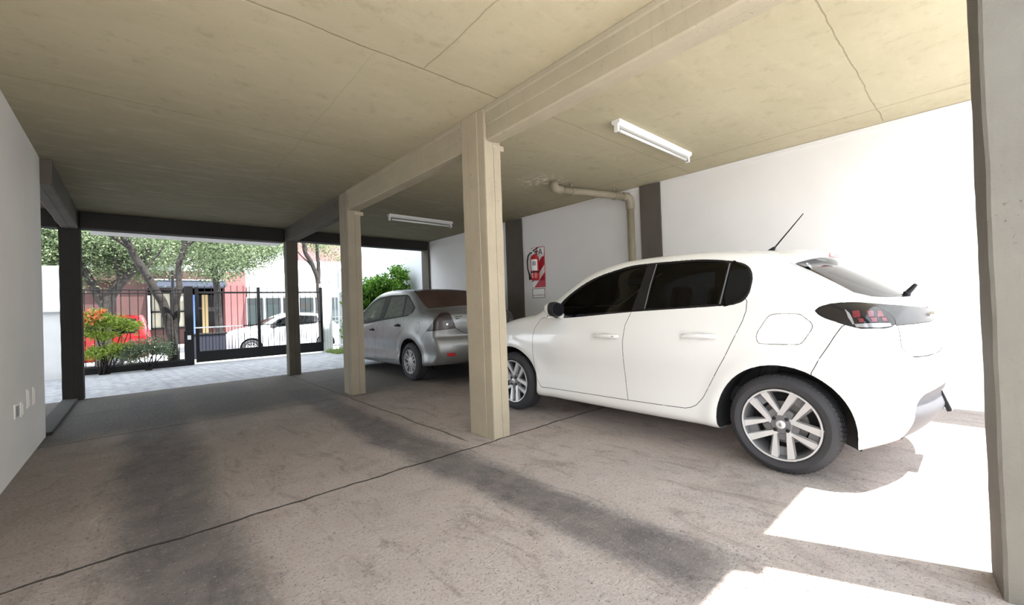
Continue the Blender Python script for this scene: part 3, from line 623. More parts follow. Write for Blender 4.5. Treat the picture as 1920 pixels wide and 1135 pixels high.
# ================================================================ CAR BUILDER
def pip(poly, u, v):
    r = False; n = len(poly)
    for i in range(n):
        x1, y1 = poly[i-1]; x2, y2 = poly[i]
        if (y1 > v) != (y2 > v) and u < x1+(v-y1)*(x2-x1)/(y2-y1): r = not r
    return r
CC = Vector((0, .95, .8))
def cut(bm, lay, pid, mode, poly, only=None):
    """cut the outline POLY (3D points) exactly into the surface and give the faces inside it the panel id"""
    P = [Vector(p) for p in poly]
    if mode == 'side':
        uv = lambda c: (c.y, c.z); ok = lambda c: c.x > .5
        pl = lambda a, b: (a, Vector((1, 0, 0)).cross(b-a))
    elif mode == 'top':
        uv = lambda c: (c.x, c.y); ok = lambda c: c.z > .98
        pl = lambda a, b: (a, Vector((0, 0, 1)).cross(b-a))
    else:
        uv = lambda c: (c.x/(CC.y-c.y), (c.z-CC.z)/(CC.y-c.y)); ok = lambda c: c.y < CC.y-.12
        pl = lambda a, b: (CC, (a-CC).cross(b-CC))
    Q = [uv(p) for p in P]; mg = .04
    u0, u1 = min(q[0] for q in Q)-mg, max(q[0] for q in Q)+mg; v0, v1 = min(q[1] for q in Q)-mg, max(q[1] for q in Q)+mg
    cand = set()
    for f in bm.faces:
        c = f.calc_center_median()
        if ok(c):
            q = uv(c)
            if u0 <= q[0] <= u1 and v0 <= q[1] <= v1: cand.add(f)
    for i in range(len(P)):
        a, b = P[i-1], P[i]; qa, qb = Q[i-1], Q[i]
        if (a-b).length < 1e-4: continue
        g = .03; bu = (min(qa[0], qb[0])-g, max(qa[0], qb[0])+g); bv = (min(qa[1], qb[1])-g, max(qa[1], qb[1])+g)
        fs = []
        for f in cand:
            q = uv(f.calc_center_median())
            if bu[0] <= q[0] <= bu[1] and bv[0] <= q[1] <= bv[1]: fs.append(f)
        if not fs: continue
        geom = set(fs)
        for f in fs: geom.update(f.edges); geom.update(f.verts)
        co, no = pl(a, b)
        if no.length < 1e-9: continue
        r = bmesh.ops.bisect_plane(bm, geom=list(geom), dist=2e-5, plane_co=co, plane_no=no.normalized())
        cand = {f for f in cand if f.is_valid}
        cand.update(f for f in r['geom'] if isinstance(f, bmesh.types.BMFace))
        for e in r['geom_cut']:
            if isinstance(e, bmesh.types.BMEdge): cand.update(e.link_faces)
    for f in cand:
        if f.is_valid:
            c = f.calc_center_median()
            if ok(c):
                q = uv(c)
                if pip(Q, q[0], q[1]) and (only is None or f[lay] in only): f[lay] = pid
def circ(cy, cz, r, n=40, sy=1.): return [(1, cy+sy*r*math.cos(2*math.pi*k/n), cz+r*math.sin(2*math.pi*k/n)) for k in range(n)]
class Car:
    def __init__(s, shape, h, cuts, arch_r, arch_x=.60):
        s.shape = shape; pts, quads = shape.mesh(h)
        bm = bmesh.new(); vs = [bm.verts.new(p) for p in pts]
        for q in quads:
            try: bm.faces.new([vs[i] for i in q])
            except ValueError: pass
        lay = bm.faces.layers.int.new('pid'); bm.faces.ensure_lookup_table()
        s.names = ['body_shell']
        for name, mode, poly, smooth in cuts:
            if name not in s.names: s.names.append(name)
            if smooth: poly = [tuple(p) for p in crom(poly, 4, True)]
            cut(bm, lay, s.names.index(name), mode, poly)
        # wheel arches: opened through the side and the underside
        s.names.append('_arch'); aid = len(s.names)-1
        for hy in shape.sp['hubs']:
            near = [f for f in bm.faces if abs(f.calc_center_median().y-hy) < arch_r+.05 and f.calc_center_median().z < .4]
            geom = set(near)
            for f in near: geom.update(f.edges); geom.update(f.verts)
            bmesh.ops.bisect_plane(bm, geom=list(geom), dist=2e-5, plane_co=(arch_x, 0, 0), plane_no=(1, 0, 0))
            keep = [f for f in bm.faces if f.calc_center_median().x > arch_x]
            cut(bm, lay, aid, 'side', circ(hy, .305, arch_r, 48))
            for f in bm.faces:
                c = f.calc_center_median()
                if c.x > arch_x and c.z < .5 and (c.y-hy)**2+(c.z-.305)**2 < (arch_r-.004)**2: f[lay] = aid
        s.parts = {}
        for pid, nm in enumerate(s.names):
            if nm == '_arch': continue
            fs = [f for f in bm.faces if f[lay] == pid]
            if not fs: continue
            idx = {}; V = []; F = []
            for f in fs:
                ff = []
                for v in f.verts:
                    if v not in idx: idx[v] = len(V); V.append(v.co[:])
                    ff.append(idx[v])
                F.append(ff)
            # outline vertices of the panel, with the direction into it
            inn = {}
            fset = set(fs)
            for f in fs:
                for e in f.edges:
                    if sum(1 for lf in e.link_faces if lf in fset) == 1:
                        c = f.calc_center_median(); a, b = e.verts[0].co, e.verts[1].co; d = (b-a)
                        if d.length < 1e-6: continue
                        m = c-a; m = m-d*(m.dot(d)/d.length_squared)
                        if m.length > 1e-7:
                            for v in e.verts: inn.setdefault(idx[v], []).append(m.normalized())
            s.parts[nm] = (np.array(V), F, inn)
        bm.free()
    def normals(s, V):
        g = s.shape.grad(V, .01); return g/np.maximum(np.linalg.norm(g, axis=1), 1e-6)[:, None]
    def panel(s, root, nm, m, sides='both', gap=.0022, off=0., name=None, parent=None, label=None):
        """both: one mesh across the car; l / r: one side only; pair: two objects"""
        if nm not in s.parts: return None
        V, F, inn = s.parts[nm]; V = V.copy(); N = s.normals(V)
        if gap:
            for i, ds in inn.items():
                if abs(V[i, 0]) < 1e-5: continue
                d = sum(ds, Vector()); 
                if d.length > 1e-6: V[i] += np.array(d.normalized())*gap
        V = V+N*off; V[np.abs(V[:, 0]) < 1e-5, 0] = 0
        res = []
        def put(V_, F_, N_):
            o = mk(name or nm, V_, F_, m, parent or root, smooth=True, normals=N_, local=True); res.append(o)
            if label: o['label'] = label
        lV = V*np.array([-1, 1, 1]); lN = N*np.array([-1, 1, 1]); lF = [f[::-1] for f in F]   # near side is -x
        if sides == 'both':
            n = len(V); put(np.concatenate([lV, V]), [list(f) for f in lF]+[[i+n for i in f] for f in F], np.concatenate([lN, N]))
        else:
            if sides in ('l', 'pair'): put(lV, lF, lN)
            if sides in ('r', 'pair'): put(V, F, N)
        return res
    def liner(s, root, glass, m, t=.014):
        V = []; F = []
        for nm, (pv, pf, _) in s.parts.items():
            if nm in glass: continue
            N = s.normals(pv); q = pv-N*t; q[np.abs(pv[:, 0]) < 1e-5, 0] = 0
            for sx in (1, -1):
                b = len(V); V += [tuple(x) for x in q*np.array([sx, 1, 1])]
                F += [[i+b for i in (f if sx == 1 else f[::-1])] for f in pf]
        mk('inner_lining', V, F, m, root, smooth=True, local=True)
    def arches(s, root, r, m, x0=.60):
        for hy in s.shape.sp['hubs']:
            for sx in (-1, 1):
                V = []; F = []; n = 40; a0, a1 = R(-22), R(202)
                for k in range(n+1):
                    a = a0+(a1-a0)*k/n; y = hy+(r+.001)*math.cos(a); z = .305+(r+.001)*math.sin(a)
                    xe = .9
                    lo, hi = .5, 1.0
                    for _ in range(18):
                        mid = (lo+hi)/2
                        if s.shape.F(np.array([mid]), np.array([y]), np.array([z]))[0] < 0: lo = mid
                        else: hi = mid
                    xe = max(lo-.006, x0+.01)
                    V += [(sx*x0, y, z), (sx*xe, y, z), (sx*(x0-.02), hy+(y-hy)*.2, .305+(z-.305)*.2)]
                for k in range(n):
                    F += [(3*k, 3*k+1, 3*k+4, 3*k+3), (3*k, 3*k+3, 3*k+5, 3*k+2)]
                mk('wheel_arch_liner', V, F, m, root, local=True, smooth=False)
def alloy_wheel(root, hy, sx, xf, r=.312, style='hatch', seed=0):
    """xf: distance of the outer wheel face from the car's centre line"""
    wd = .195; c = (0, hy, .0+r)
    base = Vector((sx*xf, hy, r))
    def P(b): return [(sx*(xf+v[0]), hy+v[1], r+v[2]) for v in b.V]      # x: outward from face
    def put(b, name, m, par, angle=35):
        o = mk(name, P(b), b.F, m, par, smooth=True, local=True)
        bm = bmesh.new(); bm.from_mesh(o.data); bmesh.ops.recalc_face_normals(bm, faces=bm.faces)
        for e in bm.edges:
            if len(e.link_faces) == 2 and e.calc_face_angle(0) > R(angle): e.smooth = False
        bm.to_mesh(o.data); bm.free(); return o
    ri = .224 if style == 'hatch' else .19
    b = MB(); b.lathe([(ri+.001, -.035), (ri+.003, -.008), (ri+.015, .004), (ri+.045, .008), (r-.045, .004), (r-.022, -.006), (r-.010, -.020), (r-.005, -.032), (r-.003, -.05), (r-.003, -wd+.05), (r-.01, -wd+.02), (r-.03, -wd), (ri, -wd), (ri, -.035)], (0, 0, 0), 'x', 72)
    tyre = put(b, 'wheel', M['rubber'], root, 50)
    b = MB()   # tread blocks
    for rows, (xa, xb) in enumerate(((-.030, -.052), (-.058, -.092), (-.102, -.136), (-.142, -.165))):
        for k in range(68):
            a = 2*math.pi*(k+.35*rows)/68; da = 2*math.pi/68*.37
            V = []
            for aa, x in ((a-da, xa), (a+da, xa), (a+da+.02, xb), (a-da+.02, xb)):
                for rr in (r-.006, r-.0005 if rows else r-.001): V.append((x, rr*math.cos(aa), rr*math.sin(aa)))
            b.add(V, [(1, 3, 5, 7), (0, 2, 3, 1), (2, 4, 5, 3), (4, 6, 7, 5), (6, 0, 1, 7)])
        if rows == 0:
            for k in range(68):
                a = 2*math.pi*k/68; da = 2*math.pi/68*.37
                V = []
                for aa, x, rr in ((a-da, -.030, r-.001), (a+da, -.030, r-.001), (a+da, -.008, r-.021), (a-da, -.008, r-.021)):
                    V += [(x, rr*math.cos(aa), rr*math.sin(aa)), (x, (rr-.006)*math.cos(aa), (rr-.006)*math.sin(aa))]
                b.add(V, [(0, 2, 4, 6), (0, 1, 3, 2), (2, 3, 5, 4), (4, 5, 7, 6), (6, 7, 1, 0)])
    put(b, 'tread', M['rubber'], tyre, 20)
    b = MB(); b.lathe([(ri+.002, -.004), (ri-.001, .002), (ri-.008, .001), (ri-.012, -.006), (ri-.020, -.025), (ri-.028, -.07), (ri-.035, -wd+.02), (ri, -wd+.02)], (0, 0, 0), 'x', 72)
    put(b, 'rim', M['alloyd' if style == 'hatch' else 'alloyd'], tyre); rim = tyre
    b = MB(); b.lathe([(ri+.0022, -.003), (ri, .0035), (ri-.009, .0025), (ri-.010, -.004)], (0, 0, 0), 'x', 72); put(b, 'rim_lip', M['alloy' if style == 'hatch' else 'hubcap'], tyre)
    b = MB(); b.lathe([(.001, -.095), (.135, -.095), (.135, -.11), (.001, -.11)], (0, 0, 0), 'x', 40); put(b, 'brake_disc', M['steel'], tyre)
    b = MB(); b.lathe([(ri-.03, -.125), (.001, -.125)], (0, 0, 0), 'x', 40); put(b, 'brake_backplate', M['dark'], tyre)
    def spoke(b, a, p0, p1, w0, w1, x0, x1, th):
        """bar in wheel plane: radial frame at angle a, from (r0,t0) to (r1,t1), half widths w; outer face x0 -> x1"""
        ca, sa = math.cos(a), math.sin(a)
        f = lambda rr, tt, x: (x, rr*ca-tt*sa, rr*sa+tt*ca)
        (r0, t0), (r1, t1) = p0, p1; V = []
        for rr, tt, ww, xx in ((r0, t0, w0, x0), (r1, t1, w1, x1)):
            V += [f(rr, tt-ww, xx), f(rr, tt+ww, xx), f(rr, tt+ww+.004, xx-th), f(rr, tt-ww-.004, xx-th)]
        b.add(V, [(0, 1, 5, 4), (1, 2, 6, 5), (2, 3, 7, 6), (3, 0, 4, 7), (3, 2, 1, 0), (4, 5, 6, 7)])
    if style == 'hatch':
        for k in range(5):
            a = R(125+72*k)+seed
            b = MB()      # machined faces: a narrow bar and a wide bar with its dagger edge
            spoke(b, a, (.035, -.038), (ri-.006, -.050), .012, .022, -.020, -.004, .03)
            spoke(b, a, (.060, .036), (ri-.008, .044), .008, .020, -.020, -.004, .03)
            put(b, 'spoke', M['alloy'], rim, 20)
            b = MB()
            spoke(b, a, (.03, 0), (.10, 0), .034, .016, -.029, -.030, .02)
            spoke(b, a, (.07, .048), (ri-.010, .072), .004, .006, -.025, -.012, .03)
            spoke(b, a, (ri-.075, .004), (ri-.012, .004), .026, .030, -.045, -.040, .02)
            put(b, 'spoke_inset', M['alloyd'], rim, 20)
        b = MB(); b.lathe([(.001, -.016), (.055, -.017), (.062, -.024), (.064, -.05), (.001, -.05)], (0, 0, 0), 'x', 40); put(b, 'hub', M['alloyd'], rim)
        b = MB(); b.lathe([(.001, -.004), (.020, -.005), (.026, -.008), (.027, -.02)], (0, 0, 0), 'x', 32); put(b, 'centre_cap', M['alloy'], rim); cap = rim
        b = MB()      # small relief on the cap
        for a_, l in ((70, .014), (110, .010), (200, .011), (250, .014), (320, .012), (20, .010)):
            a_ = R(a_); b.tube([(-.0045, .002*math.cos(a_), .002*math.sin(a_)), (-.0035, l*math.cos(a_+.3), l*math.sin(a_+.3))], [.003, .0016], 6)
        put(b, 'cap_emblem', M['alloyd'], cap)
        for k in range(4):
            a = R(42+90*k)+seed; b = MB(); b.lathe([(.001, -.010), (.009, -.010), (.0125, -.012), (.0125, -.02)], (0, .05*math.cos(a), .05*math.sin(a)), 'x', 6); put(b, 'wheel_bolt', M['black'], rim)
    else:
        for k in range(6):
            a = R(90+60*k)+seed; b = MB()
            spoke(b, a, (.06, .012), (ri-.022, .040), .010, .009, -.006, -.010, .02); spoke(b, a, (.06, -.012), (ri-.022, -.040), .010, .009, -.006, -.010, .02)
            spoke(b, a, (ri-.034, 0), (ri-.006, 0), .052, .070, -.009, -.008, .012)
            put(b, 'hubcap_spoke', M['hubcap'], rim, 20)
        b = MB(); b.lathe([(.001, .0), (.03, -.001), (.068, -.006), (.078, -.02), (.078, -.04)], (0, 0, 0), 'x', 40); put(b, 'hubcap_centre', M['hubcap'], rim)
    return tyre
def seat(root, x, y, m, z=.48, hr=True, parent=None):
    def L(b, n): return mk(n, b.V, b.F, m, parent or root, local=True)
    b = MB(); b.box((x-.25, y-.24, z-.14), (x+.25, y+.28, z), .06); st = L(b, 'seat')
    b = MB(); b.box((x-.24, -.06, 0), (x+.24, .06, .60), .05, Matrix.Translation((0, y-.24, z-.04)) @ Matrix.Rotation(R(15), 4, 'X')); st2 = mk('seat_back', b.V, b.F, m, root, local=True)
    if hr:
        b = MB(); b.box((x-.13, -.045, .63), (x+.13, .045, .82), .04, Matrix.Translation((0, y-.24, z-.04)) @ Matrix.Rotation(R(12), 4, 'X')); b.tube([(x-.05, y-.37, z+.5), (x-.05, y-.38, z+.66)], .008, 6); b.tube([(x+.05, y-.37, z+.5), (x+.05, y-.38, z+.66)], .008, 6)
        mk('headrest', b.V, b.F, m, root, local=True)
# ---------------------------------------------------------------- white hatchback
HX, HY = 3.875, .125
hs = CarShape(HATCH)
win = [(0.806,2.676,0.993),(0.811,1.815,1.043),(0.804,1.117,1.074),(0.797,1.005,1.087),(0.787,0.957,1.109),(0.765,0.933,1.152),(0.735,0.924,1.210),(0.710,0.924,1.265),(0.693,0.937,1.315),(0.684,0.963,1.351),(0.680,1.019,1.380),(0.678,1.114,1.403),(0.673,1.318,1.430),(0.669,1.647,1.440),(0.668,1.867,1.439),(0.680,2.022,1.415),(0.696,2.227,1.369),(0.710,2.406,1.299),(0.736,2.582,1.193),(0.766,2.665,1.099)]
gf = [(0.8,2.608,1.013),(0.8,1.822,1.055),(0.68,1.734,1.421),(0.68,1.861,1.422),(0.69,2.018,1.401),(0.70,2.223,1.354),(0.72,2.389,1.285),(0.74,2.545,1.190),(0.77,2.607,1.109)]
gr = [(0.8,1.694,1.062),(0.8,1.126,1.087),(0.69,1.088,1.373),(0.69,1.112,1.391),(0.68,1.315,1.416),(0.68,1.642,1.423)]
gq = [(0.8,1.098,1.088),(0.79,1.007,1.100),(0.78,0.968,1.121),(0.76,0.943,1.160),(0.74,0.935,1.211),(0.71,0.935,1.266),(0.70,0.947,1.308),(0.69,0.969,1.340),(0.685,1.021,1.368),(0.686,1.062,1.377)]
fd = [(0.802,2.878,0.985),(0.841,2.936,0.894),(0.867,2.955,0.759),(0.870,2.951,0.622),(0.859,2.934,0.461),(0.870,2.894,0.372),(0.876,2.842,0.304),(0.857,1.854,0.311),(0.841,1.878,0.441),(0.842,1.887,0.552),(0.859,1.886,0.688),(0.857,1.887,0.803),(0.838,1.869,0.932),(0.812,1.820,1.042),(0.773,1.809,1.152),(0.709,1.841,1.335),(0.733,2.043,1.255),(0.771,2.576,1.103)]
rd = [(0.812,1.820,1.042),(0.838,1.869,0.932),(0.857,1.887,0.803),(0.859,1.886,0.688),(0.842,1.887,0.552),(0.841,1.878,0.441),(0.857,1.854,0.311),(0.857,1.513,0.317),(0.857,1.366,0.322),(0.856,1.322,0.335),(0.854,1.282,0.358),(0.851,1.235,0.415),(0.854,1.157,0.565),(0.867,1.066,0.726),(0.852,0.989,0.891),(0.837,0.954,0.970),(0.817,0.936,1.037),(0.790,0.938,1.102),(0.748,1.002,1.196),(0.756,1.767,1.195)]
fuel = [(0.858,0.866,0.866),(0.852,0.858,0.901),(0.845,0.836,0.939),(0.832,0.806,0.991),(0.826,0.784,1.008),(0.824,0.754,1.014),(0.820,0.670,1.015),(0.821,0.627,1.009),(0.828,0.599,0.987),(0.834,0.571,0.961),(0.837,0.563,0.942),(0.843,0.568,0.916),(0.855,0.605,0.851),(0.858,0.619,0.835),(0.861,0.641,0.827),(0.865,0.737,0.824),(0.865,0.828,0.823),(0.863,0.856,0.832)]
bump = [(0.774,0.247,0.935),(0.826,0.405,0.950),(0.830,0.422,0.937),(0.842,0.454,0.884),(0.854,0.490,0.815),(0.866,0.532,0.741),(0.875,0.567,0.666),(.87,.62,.30),(.80,.65,.05),(0,.6,.02),(-.05,.02,.745),(.50,.075,.745),(.61,.115,.75),(.64,.15,.80),(.66,.2,.93)]
tgate = [(-.05,.11,.747),(.50,.073,.747),(.608,.113,.752),(.638,.148,.802),(.658,.2,.93),(0.655,0.212,0.975),(0.652,0.312,1.067),(0.631,0.341,1.092),(0.619,0.371,1.117),(0.623,0.396,1.133),(.630,.46,1.19),(.625,.55,1.25),(0.620,.72,1.36),(.56,.76,1.40),(-.05,.76,1.42)]
lampp = [(0.807,0.553,1.031),(0.796,0.536,1.050),(0.787,0.511,1.062),(0.775,0.474,1.072),(0.754,0.426,1.076),(0.718,0.370,1.075),(0.655,0.311,1.066),(0.666,0.268,1.034),(0.662,0.235,1.006),(0.655,0.212,0.975),(0.672,0.206,0.945),(0.728,0.226,0.930),(0.774,0.247,0.927),(0.826,0.334,0.928),(0.827,0.381,0.940),(0.826,0.423,0.955),(0.824,0.467,0.973),(0.822,0.504,0.989),(0.816,0.533,1.008)]
garn = [(0.655,0.311,1.066),(0.563,0.247,1.054),(0.434,0.184,1.042),(0.275,0.139,1.030),(0.130,0.118,1.022),(-.05,.11,1.02),(-.05,.1,.935),(0.180,0.098,0.935),(0.445,0.134,0.938),(0.575,0.168,0.937),(0.672,0.206,0.937),(0.655,0.212,0.975),(0.662,0.235,1.006),(0.666,0.268,1.034)]
rgl = [(-.05,.66,1.375),(.50,.69,1.37),(0.600,0.695,1.340),(0.600,0.606,1.286),(0.606,0.516,1.223),(0.610,0.449,1.175),(0.612,0.395,1.134),(0.541,0.320,1.106),(0.436,0.267,1.098),(0.235,0.218,1.096),(-.05,0.205,1.095)]
rgi = [(-.05,.64,1.362),(.50,.655,1.34),(.475,.55,1.27),(.445,.42,1.20),(.37,.285,1.13),(.30,.237,1.112),(-.05,.217,1.107)]
diff = [(-.05,.18,.20),(.47,.18,.22),(0.60,0.20,0.262),(0.640,0.169,0.351),(0.664,0.142,0.450),(0.561,0.107,0.542),(0.477,0.077,0.556),(0.336,0.040,0.576),(0.184,0.004,0.612),(-.05,0,.615)]
def px(*a): return list(a)
red_polys = [[(0.789,0.379,1.026),(0.774,0.348,1.029),(0.803,0.338,0.993),(0.813,0.370,0.988)],[(0.758,0.318,1.026),(0.729,0.292,1.026),(0.771,0.283,0.992),(0.790,0.305,0.991)],[(0.712,0.279,1.024),(0.686,0.261,1.021),(0.717,0.248,0.989),(0.761,0.272,0.990)],
 [(0.811,0.352,0.986),(0.805,0.328,0.985),(0.815,0.323,0.964),(0.819,0.344,0.962)],[(0.789,0.299,0.987),(0.765,0.274,0.988),(0.781,0.269,0.964),(0.800,0.290,0.963)],[(0.740,0.257,0.986),(0.710,0.241,0.985),(0.718,0.234,0.965),(0.751,0.249,0.965)]]
clear_p = [(0.823,0.365,0.952),(0.708,0.224,0.953),(0.709,0.219,0.936),(0.793,0.263,0.930),(0.826,0.356,0.934)]
white_l = [(0.787,0.412,1.039),(0.801,0.388,1.014),(0.823,0.365,0.954),(0.824,0.372,0.948),(0.814,0.394,0.990)]
cuts = [('rear_bumper', 'cone', bump, 0), ('tailgate', 'cone', tgate, 0), ('front_door', 'side', fd, 0), ('rear_door', 'side', rd, 0), ('window_surround', 'side', win, 1),
        ('front_window', 'side', gf, 0), ('rear_window', 'side', gr, 0), ('quarter_window', 'side', gq, 1), ('fuel_flap', 'side', fuel, 1), ('glass_border', 'cone', rgl, 0), ('rear_window_glass', 'cone', rgi, 0),
        ('tail_lamp', 'cone', lampp, 0), ('garnish', 'cone', garn, 0), ('diffuser', 'cone', diff, 0)]
cuts += [('red_%d' % i, 'cone', p, 0) for i, p in enumerate(red_polys)]+[('clear_strip', 'cone', clear_p, 0), ('light_guide', 'cone', white_l, 0)]
flat_top = lambda P: [(x, y, 1.2) for x, y in P]
cuts.append(('windscreen', 'top', flat_top([(-.05, 3.02), (.60, 2.93), (.66, 2.80), (.60, 2.45), (.55, 2.27), (-.05, 2.20)]), 0))
car = Car(hs, .02, cuts, .385)
root = thing('hatchback_car', (HX, HY, 0), 'white five-door hatchback with dark tinted windows parked nearest the camera', 'car')
G = ['window_surround', 'front_window', 'rear_window', 'quarter_window', 'rear_window_glass', 'windscreen']
car.panel(root, 'windscreen', M['glass'], gap=.002, off=-.002)
car.panel(root, 'glass_border', M['gloss'], gap=.002, off=-.001)
car.panel(root, 'body_shell', M['white'])
car.liner(root, G[1:], M['dark']); car.arches(root, .385, M['dark'])
car.panel(root, 'rear_bumper', M['white']); tgo = car.panel(root, 'tailgate', M['white'])[0]
fdo = car.panel(root, 'front_door', M['white'], 'pair'); rdo = car.panel(root, 'rear_door', M['white'], 'pair')
car.panel(root, 'window_surround', M['gloss'], 'pair', gap=.001, off=.001)
for k, i in (('front_window', 0), ('rear_window', 0), ('quarter_window', 0)): car.panel(root, k, M['tint'], 'pair', gap=.001, off=-.002)
car.panel(root, 'fuel_flap', M['white'], 'l', gap=.0015)
car.panel(root, 'rear_window_glass', M['tintr'], gap=.0, off=-.001, name='rear_glass')
lo = car.panel(root, 'tail_lamp', M['gloss'], 'pair', gap=.0015, off=.001)
for side, L in (('l', lo[0]), ('r', lo[1])):
    for i in range(6): car.panel(root, 'red_%d' % i, M['redl'], side, gap=0, off=.001, name='red_segment', parent=L)
    car.panel(root, 'clear_strip', M['clear'], side, gap=0, off=.001, name='clear_strip', parent=L)
    car.panel(root, 'light_guide', M['clear'], side, gap=0, off=.001, name='light_guide', parent=L)
ga = car.panel(root, 'garnish', mat('smoked_garnish', (.025, .025, .028), .22), gap=.0015, off=.001, name='garnish_panel')[0]
car.panel(root, 'diffuser', mat('grey_bumper_plastic', (.10, .10, .11), .5), gap=.002, off=-.004, name='diffuser')
def local_obj(b, name, m, parent, smooth=True, angle=40):
    o = mk(name, b.V, b.F, m, parent, smooth=True, local=True); bm = bmesh.new(); bm.from_mesh(o.data); bmesh.ops.recalc_face_normals(bm, faces=bm.faces)
    for e in bm.edges:
        if len(e.link_faces) == 2 and e.calc_face_angle(0) > R(angle): e.smooth = False
    bm.to_mesh(o.data); bm.free(); return o
# text lettering of the garnish
def letters(txt, size, depth, Mx, m, parent, name='lettering', sp=1.1):
    cu = bpy.data.curves.new('t', 'FONT'); cu.body = txt; cu.size = size; cu.extrude = depth; cu.align_x = 'CENTER'; cu.align_y = 'CENTER'; cu.space_character = sp
    to = bpy.data.objects.new('t', cu); C.objects.link(to); bpy.context.view_layer.update()
    me = bpy.data.meshes.new_from_object(to.evaluated_get(bpy.context.evaluated_depsgraph_get())); bpy.data.objects.remove(to); me.transform(Mx)
    o = bpy.data.objects.new(name, me); C.objects.link(o); me.materials.clear(); me.materials.append(m); o.parent = parent; return o
# text in xy, facing +z -> stand it facing -y (rear): x stays, y->z
# seen from behind the car: world +x to the right
Mx = Matrix.Translation((0, .0925, .975)) @ Matrix.Rotation(R(90), 4, 'X')
letters('PEUGEOT', .055, .004, Mx, M['chrome'], ga, sp=1.5)
# spoiler
b = MB(); secs = []
xs = np.concatenate([np.linspace(-.60, .60, 25)])
V = []; F = []; prof = [(.885, 1.4725), (.80, 1.474), (.70, 1.462), (.63, 1.444), (.605, 1.432), (.60, 1.418), (.608, 1.400), (.63, 1.388), (.72, 1.382), (.80, 1.40), (.885, 1.45)]
for x in xs:
    q = abs(x)/.60; dz = -.045*q**2-.03*q**8; sy = 1-.25*q**6; dy = .045*q**2.2
    for (y, z) in prof: V.append((x, .885-(.885-y-(dy if y < .8 else dy*.4))*sy, 1.42+(z-1.42)*(1-.35*q**8)+dz+.005))
n = len(prof)
for i in range(len(xs)-1):
    for k in range(n): F.append((i*n+k, i*n+(k+1) % n, (i+1)*n+(k+1) % n, (i+1)*n+k))
F.append(tuple(range(n))); F.append(tuple((len(xs)-1)*n+k for k in range(n-1, -1, -1)))
b.add(V, F); spo = local_obj(b, 'roof_spoiler', M['white'], root, angle=50)
b = MB(); b.box((-.13, .594, 1.402), (.13, .606, 1.432), .004); local_obj(b, 'brake_light', mat('pink_brake_lens', (.55, .22, .22), .25, coat=.4), spo)
# antenna
b = MB(); b.tube([(0, 1.03, 1.485), (0, 1.0, 1.51), (0, .985, 1.53)], [.028, .02, .009], 10); an = local_obj(b, 'antenna_base', M['black'], root)
b = MB(); b.tube([(0, .99, 1.52), (0, .78, 1.765)], [.006, .0035], 8); local_obj(b, 'antenna_rod', M['black'], an)
# door handles
def handle(par, sx, y0, y1, z, m, xb, keyhole=False):
    o = lambda pts: [(sx*p[0], p[1], p[2]) for p in pts]
    L = y1-y0; b = MB()
    b.tube(o([(xb-.006, y0, z), (xb+.014, y0+.012, z+.001), (xb+.032, y0+L*.3, z+.003), (xb+.032, y0+L*.7, z+.003), (xb+.02, y1-.015, z), (xb-.006, y1, z-.002)]), [.012, .017, .016, .016, .018, .013], 12)
    h = local_obj(b, 'door_handle', m, par)
    V = []; F = []; n = 20
    for rr, xx in ((1., .0015), (.8, -.001), (.3, -.003)):
        for k in range(n):
            a = 2*math.pi*k/n; V.append((sx*(xb+xx+.001), (y0+y1)/2+rr*.075*math.cos(a), z-.004+rr*.033*math.sin(a)))
    for i in range(2):
        for k in range(n): F.append((i*n+k, i*n+(k+1) % n, (i+1)*n+(k+1) % n, (i+1)*n+k))
    F.append(tuple(2*n+k for k in range(n)))
    b = MB(); b.add(V, F); local_obj(b, 'handle_cup', m, par)
    if keyhole: b = MB(); b.lathe([(.001, .001), (.006, .001), (.006, -.004)], (sx*(xb+.037), y0+.03, z+.002), 'x', 12); local_obj(b, 'keyhole', M['black'], par)
for i, sx in ((0, -1), (1, 1)):
    handle(fdo[i], sx, 1.935, 2.175, .836, M['white'], .855, sx == -1)
    handle(rdo[i], sx, 1.13, 1.37, .860, M['white'], .856)
    # mirrors
    b = MB(); rows = [(.0, .055, .040), (.02, .075, .058), (.06, .085, .064), (.10, .080, .058), (.135, .05, .035), (.15, .01, .01)]
    def shell(y_of, rws, nm, m, par):
        V = []; F = []; n = 24
        for (yy, a_, c_) in rws:
            for k in range(n):
                t = 2*math.pi*k/n; cx_ = math.copysign(abs(math.cos(t))**.75, math.cos(t)); sz_ = math.copysign(abs(math.sin(t))**.75, math.sin(t))
                V.append((sx*(.965+a_*cx_), 2.50+yy, 1.075+c_*sz_+(.008 if cx_*1 > 0 else 0)*a_/.085))
        for i_ in range(len(rws)-1):
            for k in range(n): F.append((i_*n+k, i_*n+(k+1) % n, (i_+1)*n+(k+1) % n, (i_+1)*n+k))
        F.append(tuple((len(rws)-1)*n+k for k in range(n))); F.append(tuple(range(n)))
        bb = MB(); bb.add(V, F); return local_obj(bb, nm, m, par, angle=60)
    mr = shell(0, [(0, .082, .060), (.012, .088, .066), (.055, .090, .068)], 'mirror_housing', M['black'], root)
    shell(0, [(.05, .0905, .0685), (.09, .084, .062), (.12, .062, .045), (.14, .02, .015)], 'mirror_cap', M['white'], mr)
    shell(0, [(-.003, .072, .050), (.001, .074, .052)], 'mirror_glass', M['gloss'], mr)
    b = MB(); b.tube([(sx*.80, 2.60, 1.015), (sx*.86, 2.57, 1.02), (sx*.92, 2.56, 1.04)], [.03, .025, .03], 10); local_obj(b, 'mirror_arm', M['white'], mr)
    b = MB(); b.box((min(sx*.90, sx*1.04), 2.56, 1.005), (max(sx*.90, sx*1.04), 2.60, 1.022), .005); local_obj(b, 'indicator', M['chrome'], mr)
